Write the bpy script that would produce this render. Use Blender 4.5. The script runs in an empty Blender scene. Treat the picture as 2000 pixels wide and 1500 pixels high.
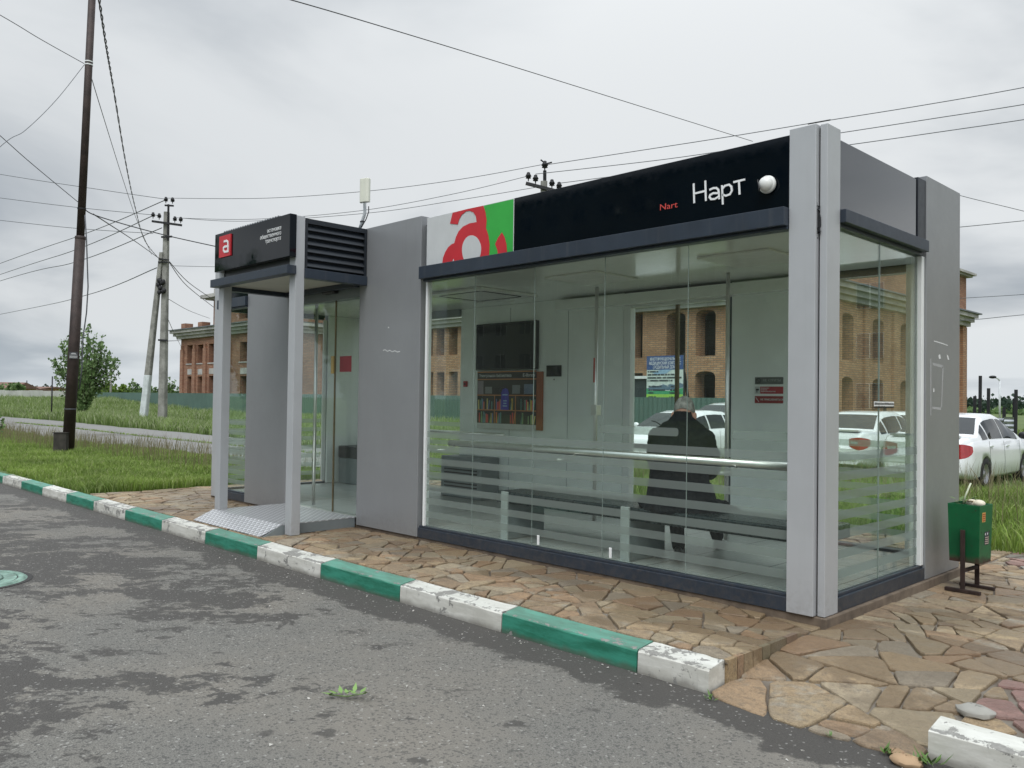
import bpy, bmesh, math, random
import numpy as np
from mathutils import Vector, Matrix, noise
random.seed(7); RNG = np.random.default_rng(11)
SC = bpy.context.scene; COL = SC.collection
R = math.radians

# ------------------------------------------------------------------ camera
F_PX, YAW, PITCH, ROLL, CAM_H = 1645.934, 0.794, 0.0188, 0.0136, 1.3791
_cy, _sy = math.cos(YAW), math.sin(YAW)
_f = Vector((-_sy*math.cos(PITCH), _cy*math.cos(PITCH), math.sin(PITCH)))
_r = Vector((_cy, _sy, 0)); _u = _r.cross(_f)
_c, _s = math.cos(ROLL), math.sin(ROLL)
CR = _c*_r + _s*_u; CU = -_s*_r + _c*_u; CF = _f
CO = Vector((0, 0, CAM_H))
def ray(px, py): return CF + CR*((px-1000)/F_PX) - CU*((py-750)/F_PX)
def onz(px, py, z): d = ray(px, py); return CO + d*((z-CO.z)/d.z)
def ony(px, py, y): d = ray(px, py); return CO + d*(y/d.y)
def onx(px, py, x): d = ray(px, py); return CO + d*(x/d.x)
def at(px, py, dep): return CO + ray(px, py)*dep
cam = bpy.data.cameras.new('camera'); co = bpy.data.objects.new('camera', cam); COL.objects.link(co)
M = Matrix((CR, CU, -CF)).transposed().to_4x4(); M.translation = CO; co.matrix_world = M
cam.sensor_width = 36; cam.lens = 36*F_PX/2000; cam.clip_end = 5000; cam.clip_start = .05
SC.camera = co
SC.render.resolution_x, SC.render.resolution_y = 1024, 768

# ------------------------------------------------------------------ materials
class NT:
    def __init__(s, name):
        s.m = bpy.data.materials.new(name); s.m.use_nodes = True
        s.t = s.m.node_tree; s.t.nodes.clear()
        s.out = s.t.nodes.new('ShaderNodeOutputMaterial')
    def n(s, typ, ins=None, **kw):
        nd = s.t.nodes.new('ShaderNode'+typ)
        for k, v in kw.items(): setattr(nd, k, v)
        for k, v in (ins or {}).items():
            i = nd.inputs[k]
            if isinstance(v, bpy.types.NodeSocket): s.t.links.new(v, i)
            elif isinstance(v, (tuple, list)) and len(v) == 3 and i.type == 'RGBA': i.default_value = (*v, 1)
            else: i.default_value = v
        return nd
    def math(s, op, a, b=0.0, c=0.0, clamp=False):
        return s.n('Math', {0: a, 1: b, 2: c}, operation=op, use_clamp=clamp).outputs[0]
    def mix(s, f, a, b, blend='MIX'):
        nd = s.n('Mix', data_type='RGBA', blend_type=blend)
        for i, v in ((0, f), (6, a), (7, b)):
            if isinstance(v, bpy.types.NodeSocket): s.t.links.new(v, nd.inputs[i])
            else: nd.inputs[i].default_value = (*v, 1) if isinstance(v, (tuple, list)) else v
        return nd.outputs[2]
    def ramp(s, f, a, b): return s.n('MapRange', {0: f, 1: a, 2: b}, clamp=True, interpolation_type='SMOOTHSTEP').outputs[0]
    def pos(s): return s.n('NewGeometry').outputs['Position']
    def obj(s): return s.n('TexCoord').outputs['Object']
    def noise(s, v, sc, det=4, rough=.55, dist=0.0, col=False):
        nd = s.n('TexNoise', {'Vector': v, 'Scale': sc, 'Detail': det, 'Roughness': rough, 'Distortion': dist})
        return nd.outputs['Color' if col else 'Fac']
    def sep(s, v): return s.n('SeparateXYZ', {0: v}).outputs
    def bump(s, h, strength=.3, dist=.01): return s.n('Bump', {'Height': h, 'Strength': strength, 'Distance': dist}).outputs[0]
    def pbr(s, **k):
        nd = s.n('BsdfPrincipled', {a.replace('_', ' '): b for a, b in k.items()})
        s.t.links.new(nd.outputs[0], s.out.inputs[0]); return s.m
    def fin(s, sh): s.t.links.new(sh, s.out.inputs[0]); return s.m

def paint(name, col, rough=.5, metal=0.0, var=.12, sc=6.0, bump=0.0, bsc=60, dirt=0.0, coat=0.0, spec=.5, mud=0.0):
    """a painted or plain surface with mild mottling, optional grime and relief"""
    t = NT(name); p = t.obj()
    f = t.noise(p, sc, 5, .6)
    f2 = t.noise(p, sc*7, 3, .6)
    a = tuple(c*(1-var) for c in col); b = tuple(min(1, c*(1+var)) for c in col)
    c = t.mix(t.ramp(f, .3, .7), a, b)
    if dirt:
        d = t.ramp(t.noise(t.n('Mapping', {0: p, 3: (5, 5, .7)}).outputs[0], 2.0, 6, .65), .52, .78)
        c = t.mix(t.math('MULTIPLY', d, dirt), c, (.16, .14, .11))
    if mud:                                   # road splash low on the wall, run-off streaks from the top edge
        wp = t.pos(); wz = t.sep(wp)[2]
        sp = t.math('MULTIPLY', t.ramp(t.math('MULTIPLY_ADD', t.noise(wp, 9, 6, .7), .42, wz), .66, .22), t.ramp(t.noise(wp, 34, 5, .7), .38, .66))
        c = t.mix(t.math('MULTIPLY', sp, mud), c, (.13, .105, .08))
        st = t.ramp(t.noise(t.n('Mapping', {0: wp, 3: (17, 17, .55)}).outputs[0], 1.0, 5, .6), .56, .74)
        c = t.mix(t.math('MULTIPLY', st, mud*.36), c, (.17, .16, .145))
    k = dict(Base_Color=c, Roughness=t.math('MULTIPLY_ADD', f2, .16, rough-.08), Metallic=metal)
    k['Specular_IOR_Level'] = spec
    if coat: k['Coat_Weight'] = coat; k['Coat_Roughness'] = .04
    if bump: k['Normal'] = t.bump(t.noise(p, bsc, 4, .6), bump, .004)
    return t.pbr(**k)

def mk_glass(name, tint=(.955, .985, .968), frost=False):
    t = NT(name)
    geo = t.n('NewGeometry').outputs
    cs = t.math('ABSOLUTE', t.n('VectorMath', {0: geo['Incoming'], 1: geo['Normal']}, operation='DOT_PRODUCT').outputs['Value'])
    fr = t.math('MULTIPLY_ADD', t.math('POWER', t.math('SUBTRACT', 1.0, cs), 5.0), .95, .025, clamp=True)
    tr = t.n('BsdfTransparent', {0: tint}).outputs[0]
    gl = t.n('BsdfGlossy', {0: (.95, 1, .97), 1: .0}).outputs[0]
    veil = t.n('BsdfDiffuse', {0: (.62, .66, .62)}).outputs[0]
    sh = t.n('MixShader', {0: .006, 1: tr, 2: veil}).outputs[0]      # faint even veil, milky reflection haze put into the pane colour
    sh = t.n('MixShader', {0: fr, 1: sh, 2: gl}).outputs[0]
    if frost:
        z = t.sep(t.pos())[2]
        k = t.math('DIVIDE', t.math('SUBTRACT', 1.090, z), .1168)
        band = t.math('LESS_THAN', t.math('FRACT', k), .46)
        band = t.math('MULTIPLY', band, t.math('GREATER_THAN', k, 0.0))
        band = t.math('MULTIPLY', band, t.math('GREATER_THAN', z, .27))
        sh = t.n('MixShader', {0: band, 1: sh, 2: frost_sh(t)}).outputs[0]
    return t.fin(sh)
def frost_sh(t):
    d = t.n('BsdfDiffuse', {0: (.42, .45, .43)}).outputs[0]
    tl = t.n('BsdfTranslucent', {0: (.80, .85, .82)}).outputs[0]
    a = t.n('MixShader', {0: .45, 1: d, 2: tl}).outputs[0]
    tr = t.n('BsdfTransparent', {0: (.86, .92, .88)}).outputs[0]
    return t.n('MixShader', {0: .33, 1: tr, 2: a}).outputs[0]
def mk_frost():
    t = NT('frosted_film'); return t.fin(frost_sh(t))

MT = {}
MT['post'] = paint('post_grey', (.455, .463, .475), .40, .15, .03, 3, dirt=.05, mud=.22)
MT['panel'] = paint('panel_grey', (.285, .29, .298), .38, .3, .03, 2.5, dirt=.05, mud=.22)
MT['navy'] = paint('trim_navy', (.024, .034, .050), .38, 0, .12, 4, dirt=.08, mud=.35)
MT['louvre'] = paint('louvre_dark', (.012, .016, .022), .35, 0, .1, 4)
MT['gloss_black'] = paint('sign_black', (.0016, .0042, .0072), .05, 0, .1, 2, spec=.26)
MT['gloss_side'] = paint('side_gloss', (.012, .014, .017), .09, 0, .1, 2, spec=.6, coat=.8)
MT['black'] = paint('black_plastic', (.012, .012, .013), .45, 0, .1, 5)
MT['white_trim'] = paint('white_trim', (.80, .81, .80), .4, 0, .03, 5)
MT['white_plastic'] = paint('white_plastic', (.74, .74, .71), .35, 0, .04, 8, dirt=.1)
MT['antenna'] = paint('antenna_cream', (.70, .70, .60), .45, 0, .03, 6)
MT['pvc'] = paint('grey_pipe', (.62, .64, .66), .45, 0, .05, 8)
MT['soffit'] = paint('soffit_beige', (.62, .61, .52), .5, 0, .05, 3)
MT['inner_wall'] = paint('interior_panel', (.87, .90, .88), .35, 0, .05, 2)
MT['ceiling'] = paint('ceiling_panel', (.80, .82, .79), .16, 0, .05, 2)
MT['roof'] = paint('roof_sheet', (.16, .17, .18), .5, .3, .1, 3)
MT['red'] = paint('sign_red', (.54, .022, .032), .4, 0, .05, 6)
MT['red_dull'] = paint('sticker_red', (.42, .035, .05), .45, 0, .05, 6)
MT['sign_green'] = paint('sign_green', (.035, .39, .055), .4, 0, .05, 6)
MT['sign_grey'] = paint('sign_light_grey', (.56, .57, .57), .4, 0, .03, 6, dirt=.1)
MT['white_letter'] = paint('lettering_white', (.82, .82, .82), .5, 0, .02, 6)
MT['steel'] = paint('brushed_steel', (.82, .81, .79), .36, 1.0, .05, 10)
MT['brass'] = paint('brown_profile', (.16, .12, .06), .4, .5, .1, 8)
MT['bench'] = paint('bench_grey', (.018, .027, .028), .28, 0, .08, 4)
MT['bench_leg'] = paint('bench_leg_grey', (.40, .43, .42), .5, 0, .05, 4)
MT['box_grey'] = paint('heater_grey', (.20, .225, .23), .5, .1, .08, 4)
MT['tv'] = paint('tv_screen', (.004, .005, .006), .08, 0, .05, 3)
MT['brown_board'] = paint('brown_board', (.34, .10, .04), .5, 0, .1, 6)
MT['concrete'] = paint('concrete', (.33, .32, .30), .85, 0, .25, 5, .5, 40, dirt=.35)
MT['found'] = paint('foundation_mortar', (.145, .11, .08), .9, 0, .3, 9, .8, 30)
MT['pole_brown'] = paint('pole_brown', (.045, .030, .026), .6, .2, .3, 5, .3, 30)
MT['pole_box'] = paint('pole_box', (.04, .035, .028), .75, 0, .35, 7, .4, 30)
MT['pole_conc'] = paint('pole_concrete', (.27, .265, .24), .9, 0, .3, 3, .6, 25, dirt=.4)
MT['whitewash'] = paint('whitewash', (.62, .66, .66), .9, 0, .12, 5, dirt=.3)
MT['iron'] = paint('dark_iron', (.02, .02, .022), .6, .3, .2, 9)
MT['wire'] = paint('wire_black', (.035, .036, .04), .6, 0, .1, 4)
MT['wire_grey'] = paint('wire_grey', (.10, .105, .115), .6, .2, .1, 4)
MT['rust'] = paint('rusty_iron', (.035, .020, .016), .85, .1, .4, 14, .5, 60)
MT['cloth'] = paint('jacket_cloth', (.0055, .007, .010), .9, 0, .3, 6, .4, 30, spec=.14)
MT['trouser'] = paint('trouser_cloth', (.006, .008, .012), .9, 0, .3, 6, .4, 30, spec=.14)
MT['shoe'] = paint('shoe_leather', (.012, .011, .011), .4, 0, .2, 9)
MT['skin'] = paint('skin', (.46, .24, .17), .55, 0, .1, 12)
MT['hair'] = paint('grey_hair', (.25, .24, .22), .75, 0, .45, 28, .9, 160)
MT['car_white'] = paint('car_white', (.80, .81, .82), .22, 0, .02, 3, dirt=.06, coat=.6)
MT['car_pale'] = paint('car_pale', (.66, .70, .70), .25, 0, .02, 3, dirt=.1, coat=.5)
MT['car_glass'] = paint('car_glass', (.014, .017, .018), .05, 0, .1, 2, spec=.5)
MT['tyre'] = paint('tyre_rubber', (.014, .014, .014), .85, 0, .2, 9)
MT['rim'] = paint('wheel_rim', (.35, .35, .36), .35, .7, .1, 9)
MT['lamp_red'] = paint('lamp_red', (.36, .008, .012), .12, 0, .15, 14, coat=.6)
MT['lamp_clear'] = paint('lamp_clear', (.6, .62, .63), .12, .3, .15, 14, coat=.6)
MT['silver_sheet'] = paint('silver_sheet', (.40, .42, .43), .4, .7, .15, 2, dirt=.35)
MT['green_sheet'] = paint('green_sheet', (.085, .145, .122), .5, 0, .12, .4, dirt=.18)
MT['cabin'] = paint('cabin_dark', (.03, .04, .042), .6, 0, .15, 2)
MT['cornice'] = paint('cornice_concrete', (.42, .405, .385), .9, 0, .25, .8, .3, 10, dirt=.5)
MT['house_ochre'] = paint('house_ochre', (.40, .25, .10), .9, 0, .12, 1)
MT['house_roof'] = paint('house_roof', (.17, .095, .07), .85, 0, .2, 1)
MT['wall_pale'] = paint('wall_pale', (.42, .42, .39), .9, 0, .15, .5, dirt=.3)
MT['lid'] = paint('manhole_green', (.19, .30, .245), .65, .0, .35, 9, .4, 40, dirt=.5)
MT['apart'] = paint('apartment_plaster', (.22, .22, .20), .9, 0, .15, .3)

MT['dark_win'] = paint('dark_window', (.02, .024, .028), .1, 0, .2, 1)
MT['bark'] = paint('bark', (.055, .042, .032), .9, 0, .3, 12, .6, 30)
MT['glass'] = mk_glass('pane_glass')
MT['glass_frost'] = mk_glass('pane_glass_striped', frost=True)
MT['glass_edge'] = paint('glass_edge', (.30, .35, .33), .2, 0, .1, 4)
MT['film'] = mk_frost()

def flat(name, col, rough=.5): 
    if name not in MT: MT[name] = paint(name, col, rough, 0, .08, 8)
    return MT[name]

def m_bin():
    t = NT('bin_green'); p = t.obj()
    z = t.sep(p)[2]
    n = t.noise(p, 9, 6, .65)
    low = t.ramp(t.math('MULTIPLY_ADD', n, .13, t.math('MULTIPLY', z, -1.0)), -.20, -.14)
    r = t.math('MAXIMUM', low, t.math('MULTIPLY', t.ramp(t.noise(p, 20, 6, .75), .60, .68), .8))
    c = t.mix(t.ramp(t.noise(p, 4, 4), .3, .7), (.003, .075, .026), (.006, .125, .042))
    return t.pbr(Base_Color=t.mix(r, c, (.05, .025, .015)), Roughness=t.math('MULTIPLY_ADD', r, .4, .38))
MT['bin'] = m_bin()

def m_kerb(name, col, col2, amt):
    t = NT(name); p = t.obj(); rnd = t.n('ObjectInfo').outputs['Random']
    v = t.n('VectorMath', {0: p, 1: t.n('CombineXYZ', {0: t.math('MULTIPLY', rnd, 37.0), 1: t.math('MULTIPLY', rnd, 11.0)}).outputs[0]}, operation='ADD').outputs[0]
    px, py, z = t.sep(p)
    ridge = t.math('SUBTRACT', 1.0, t.ramp(t.math('ABSOLUTE', t.math('SUBTRACT', py, .022)), .0, .035))
    topm = t.ramp(z, .100, .112)
    n = t.noise(v, 11, 8, .74, .5)
    n2 = t.noise(v, 2.6, 4, .6)
    k = t.math('ADD', t.math('MULTIPLY_ADD', n2, .42, n), t.math('MULTIPLY_ADD', t.math('MULTIPLY', ridge, topm), .105, t.math('MULTIPLY', topm, .035)))
    chip = t.ramp(k, amt, t.math('ADD', amt, .022))
    c = t.mix(t.ramp(t.noise(t.n('Mapping', {0: v, 3: (1, 4, 5)}).outputs[0], 3.4, 7, .68), .34, .68), col, col2)
    c = t.mix(t.math('MULTIPLY', topm, .16), c, (.55, .60, .57))
    low = t.ramp(t.math('MULTIPLY_ADD', t.noise(v, 7, 5), .07, z), .075, .03)
    c = t.mix(t.math('MULTIPLY', low, .62), c, (.10, .085, .065))
    streak = t.ramp(t.noise(t.n('Mapping', {0: v, 3: (26, 26, 2.2)}).outputs[0], 1, 4, .6), .60, .75)
    c = t.mix(t.math('MULTIPLY', streak, .20), c, (.13, .115, .09))
    conc = t.mix(t.noise(v, 60, 3), (.14, .135, .125), (.36, .35, .32))
    c = t.mix(chip, c, conc)
    h = t.math('SUBTRACT', t.math('MULTIPLY', t.noise(v, 45, 5), .35), chip)
    return t.pbr(Base_Color=c, Roughness=.72, Normal=t.bump(h, .5, .006))
MT['kerb_white'] = m_kerb('kerb_white', (.50, .485, .43), (.66, .645, .59), .785)
MT['kerb_green'] = m_kerb('kerb_green', (.010, .130, .075), (.035, .245, .165), .865)

def m_asphalt():
    t = NT('asphalt'); p = t.pos(); x, y, z = t.sep(p)
    warp = t.noise(p, 1.4, 5, .65, col=True)
    v = t.n('VectorMath', {0: p, 1: t.n('VectorMath', {0: warp, 3: .42}, operation='SCALE').outputs[0]}, operation='ADD').outputs[0]
    vx, vy, vz = t.sep(v)
    v2 = t.n('CombineXYZ', {0: t.math('MULTIPLY', t.math('ADD', vx, vy), .50), 1: t.math('MULTIPLY', t.math('SUBTRACT', vy, vx), .72), 2: 0.0}).outputs[0]
    big = t.noise(v2, .95, 5, .5); med = t.noise(v2, 4.2, 8, .70); sm = t.noise(v2, 13.0, 6, .7)
    gut = t.ramp(t.math('MULTIPLY_ADD', t.noise(p, 2.6, 8, .7), .78, y), 3.545, 3.60)
    left = t.ramp(t.math('MULTIPLY_ADD', y, .9, x), -.8, -3.6)
    w = t.math('MULTIPLY_ADD', left, .085, t.math('MULTIPLY_ADD', big, .44, t.math('MULTIPLY_ADD', med, .40, t.math('MULTIPLY', sm, .24))))
    wet = t.math('MAXIMUM', t.ramp(w, .604, .632), gut)
    drop = t.n('TexVoronoi', {'Vector': v2, 'Scale': 4.2, 'Randomness': 1.0})
    dsel = t.math('GREATER_THAN', t.sep(drop.outputs['Color'])[0], t.math('MULTIPLY_ADD', big, -1.2, 1.20))
    dr = t.math('MULTIPLY', t.ramp(t.math('MULTIPLY_ADD', t.noise(p, 18, 4), .26, drop.outputs['Distance']), .33, .26), dsel)
    wet = t.math('MAXIMUM', wet, t.math('MULTIPLY', dr, .85))
    fine = t.noise(p, 150, 3, .7); agg = t.n('TexVoronoi', {'Vector': p, 'Scale': 95.0})
    ac = t.sep(agg.outputs['Color'])[0]
    dry = t.mix(t.ramp(fine, .25, .75), (.085, .082, .074), (.245, .236, .214))
    dry = t.mix(t.ramp(t.noise(p, .8, 5, .6), .35, .75), dry, t.mix(fine, (.14, .128, .108), (.275, .252, .218)))
    dry = t.mix(t.math('MULTIPLY', t.math('LESS_THAN', ac, .16), .5), dry, (.05, .05, .05))
    c = t.mix(t.math('MULTIPLY', wet, .95), dry, t.mix(fine, (.040, .037, .034), (.098, .091, .083)))
    c = t.mix(t.math('MULTIPLY', t.math('GREATER_THAN', ac, .975), .38), c, (.44, .43, .40))
    rg = t.math('MULTIPLY_ADD', wet, -.22, .92)
    h = t.math('ADD', fine, t.math('MULTIPLY', agg.outputs['Distance'], .8))
    return t.pbr(Base_Color=c, Roughness=rg, Normal=t.bump(h, .7, .006), Specular_IOR_Level=.3)
MT['asphalt'] = m_asphalt()

def m_path():
    t = NT('old_asphalt'); p = t.pos()
    f = t.noise(p, 40, 5, .7)
    c = t.mix(f, (.15, .147, .138), (.27, .265, .25))
    c = t.mix(t.ramp(t.noise(p, .45, 6, .6), .5, .7), c, (.13, .125, .115))
    return t.pbr(Base_Color=c, Roughness=.9, Normal=t.bump(f, .4, .01))
MT['path'] = m_path()

def m_stone():
    t = NT('flagstone'); p = t.pos(); x, y, z = t.sep(p)
    a = t.n('Attribute', attribute_name='col', attribute_type='GEOMETRY').outputs['Color']
    v = t.n('VectorMath', {0: p, 1: t.n('VectorMath', {0: a, 3: 9.0}, operation='SCALE').outputs[0]}, operation='ADD').outputs[0]
    g = t.noise(t.n('Mapping', {0: v, 3: (2.2, 5, 1)}).outputs[0], 2.4, 8, .68, 1.0)
    f = t.noise(v, 30, 6, .75)
    c = t.mix(t.ramp(g, .34, .66), t.mix(.34, a, (.13, .085, .05)), a)
    c = t.mix(t.ramp(t.noise(v, 4.3, 6, .65), .53, .70), c, (.40, .36, .285))
    c = t.mix(t.math('MULTIPLY', t.ramp(t.noise(v, 2.2, 6, .7), .58, .68), .35), c, (.22, .185, .15))
    c = t.mix(t.math('MULTIPLY', t.ramp(f, .42, .72), .62), c, (.10, .078, .056))
    gr = t.noise(p, 140, 4, .75)
    c = t.mix(t.ramp(gr, .25, .8), t.mix(.35, c, (.04, .03, .022)), t.mix(.16, c, (.6, .53, .42)))
    mud = t.ramp(t.noise(t.n('Mapping', {0: p, 1: (3, 1, 0), 3: (.7, 1.2, 1)}).outputs[0], 1.6, 7, .66, .4), .56, .66)
    c = t.mix(t.math('MULTIPLY', mud, .75), c, t.mix(f, (.07, .047, .03), (.125, .088, .058)))
    wet = t.ramp(t.noise(t.n('Mapping', {0: p, 3: (.8, 1.3, 1)}).outputs[0], 1.15, 6, .62, .3), .50, .57)
    wall_wet = t.math('MULTIPLY', t.ramp(t.math('MULTIPLY_ADD', t.noise(p, 2.6, 5, .6), .5, y), 4.36, 4.60), t.math('LESS_THAN', y, 5.0))
    wet = t.math('MAXIMUM', wet, t.math('MULTIPLY', wall_wet, .95))
    c = t.mix(t.math('MULTIPLY', wet, .74), c, t.mix(.38, (.062, .04, .025), a))
    rg = t.math('MULTIPLY_ADD', wet, -.48, .84)
    return t.pbr(Base_Color=c, Roughness=rg, Normal=t.bump(t.math('ADD', f, t.math('MULTIPLY', g, .8)), 1.0, .012))
MT['stone'] = m_stone()
def m_mortar():
    t = NT('mortar'); p = t.pos()
    c = t.mix(t.ramp(t.noise(p, 1.6, 6), .42, .6), (.085, .062, .043), (.25, .23, .195))
    c = t.mix(t.noise(p, 60, 4, .7), c, (.13, .105, .08))
    return t.pbr(Base_Color=c, Roughness=.85, Normal=t.bump(t.noise(p, 70, 4), .7, .008))
MT['mortar'] = m_mortar()

def m_brick(name, c1, c2, mor, sx=1.0):
    t = NT(name); p = t.pos(); x, y, z = t.sep(p)
    v = t.n('CombineXYZ', {0: t.math('ADD', x, y), 1: z}).outputs[0]
    b = t.n('TexBrick', {'Vector': v, 'Color1': c1, 'Color2': c2, 'Mortar': mor, 'Scale': 1.0, 'Mortar Size': .017, 'Mortar Smooth': .2, 'Bias': -.1, 'Brick Width': .26*sx, 'Row Height': .078*sx})
    c = t.mix(t.ramp(t.noise(p, .5, 6, .6), .35, .75), b.outputs[0], t.mix(.5, b.outputs[0], (.12, .06, .035)))
    c = t.mix(t.math('MULTIPLY', t.ramp(t.noise(p, 1.3, 6, .7), .58, .75), .4), c, (.42, .36, .30))
    return t.pbr(Base_Color=c, Roughness=.92, Normal=t.bump(b.outputs[1], -.4, .02))
MT['brick'] = m_brick('brick_orange', (.40, .205, .110), (.55, .315, .175), (.20, .165, .13), 1.45)
MT['brick_red'] = m_brick('brick_red', (.34, .155, .095), (.47, .245, .15), (.19, .145, .115), 1.45)
MT['apart_yellow'] = m_brick('brick_yellow', (.40, .29, .14), (.50, .38, .20), (.36, .31, .24), 1.3)
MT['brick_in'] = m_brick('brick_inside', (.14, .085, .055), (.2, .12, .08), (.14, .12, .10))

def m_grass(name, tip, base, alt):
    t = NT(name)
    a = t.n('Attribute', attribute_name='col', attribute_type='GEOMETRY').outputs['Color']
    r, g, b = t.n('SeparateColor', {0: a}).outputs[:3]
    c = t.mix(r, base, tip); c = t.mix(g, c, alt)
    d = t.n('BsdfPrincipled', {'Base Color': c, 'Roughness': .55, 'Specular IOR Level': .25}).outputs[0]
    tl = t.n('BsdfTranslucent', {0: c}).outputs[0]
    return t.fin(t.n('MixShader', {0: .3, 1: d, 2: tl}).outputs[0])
MT['lawn'] = m_grass('lawn_blades', (.27, .385, .075), (.115, .185, .035), (.40, .42, .20))
MT['meadow'] = m_grass('meadow_blades', (.275, .37, .12), (.125, .195, .05), (.48, .49, .34))
MT['leaf_dark'] = m_grass('leaf_dark', (.21, .31, .12), (.08, .145, .05), (.29, .37, .19))
MT['leaf_light'] = m_grass('leaf_light', (.21, .31, .055), (.09, .16, .025), (.28, .36, .11))
MT['leaf_blue'] = m_grass('leaf_far', (.045, .075, .05), (.025, .045, .03), (.07, .10, .06))
MT['stalk'] = m_grass('stalk_blades', (.22, .20, .115), (.14, .17, .05), (.25, .20, .13))
def m_soil():
    t = NT('meadow_soil'); p = t.pos()
    c = t.mix(t.ramp(t.noise(p, .35, 7, .65), .3, .7), (.085, .135, .035), (.155, .205, .065))
    c = t.mix(t.math('MULTIPLY', t.noise(p, 9, 6, .7), .6), c, (.05, .06, .02))
    return t.pbr(Base_Color=c, Roughness=.95, Normal=t.bump(t.noise(p, 6, 6), .6, .05))
MT['soil'] = m_soil()
def m_floor():
    t = NT('interior_floor'); p = t.pos()
    v = t.n('Mapping', {0: p, 2: (0, 0, R(45)), 3: (16, 40, 1)}).outputs[0]
    ch = t.n('TexVoronoi', {'Vector': v, 'Scale': 1.0, 'Randomness': .25}).outputs['Distance']
    c = t.mix(t.noise(p, 1.4, 6, .6), (.30, .31, .30), (.44, .45, .435))
    b = t.n('TexBrick', {'Vector': p, 'Color1': (1, 1, 1), 'Color2': (1, 1, 1), 'Mortar': (.3, .3, .3), 'Scale': 1.0, 'Mortar Size': .006, 'Brick Width': .6, 'Row Height': .6}, offset=0.0).outputs[0]
    c = t.mix(1.0, c, b, 'MULTIPLY')
    c = t.mix(t.math('MULTIPLY', t.ramp(ch, .35, .25), .3), c, (.10, .105, .10))
    return t.pbr(Base_Color=c, Roughness=.42, Normal=t.bump(ch, -.35, .006))
MT['floor'] = m_floor()
def m_tread():
    t = NT('tread_plate'); p = t.pos()
    v = t.n('Mapping', {0: p, 3: (1, 1, 0)}).outputs[0]
    def bars(rot, off):
        q = t.n('Mapping', {0: v, 1: (off, 0, 0), 2: (0, 0, rot)}).outputs[0]
        a, b, _ = t.sep(q)
        fa = t.math('ABSOLUTE', t.math('SUBTRACT', t.math('FRACT', t.math('DIVIDE', a, .052)), .5))
        fb = t.math('ABSOLUTE', t.math('SUBTRACT', t.math('FRACT', t.math('DIVIDE', b, .052)), .5))
        return t.math('MULTIPLY', t.math('LESS_THAN', fa, .36), t.math('LESS_THAN', fb, .15))
    h = t.math('MAXIMUM', bars(R(45), 0), bars(R(-45), .037))
    c = t.mix(h, (.40, .40, .41), (.74, .75, .76))
    dirt = t.ramp(t.noise(p, 3, 6, .6), .55, .75)
    c = t.mix(t.math('MULTIPLY', dirt, .4), c, (.26, .25, .24))
    return t.pbr(Base_Color=c, Metallic=.6, Roughness=t.math('MULTIPLY_ADD', h, -.12, .42), Normal=t.bump(h, .6, .004))
MT['tread'] = m_tread()

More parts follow.
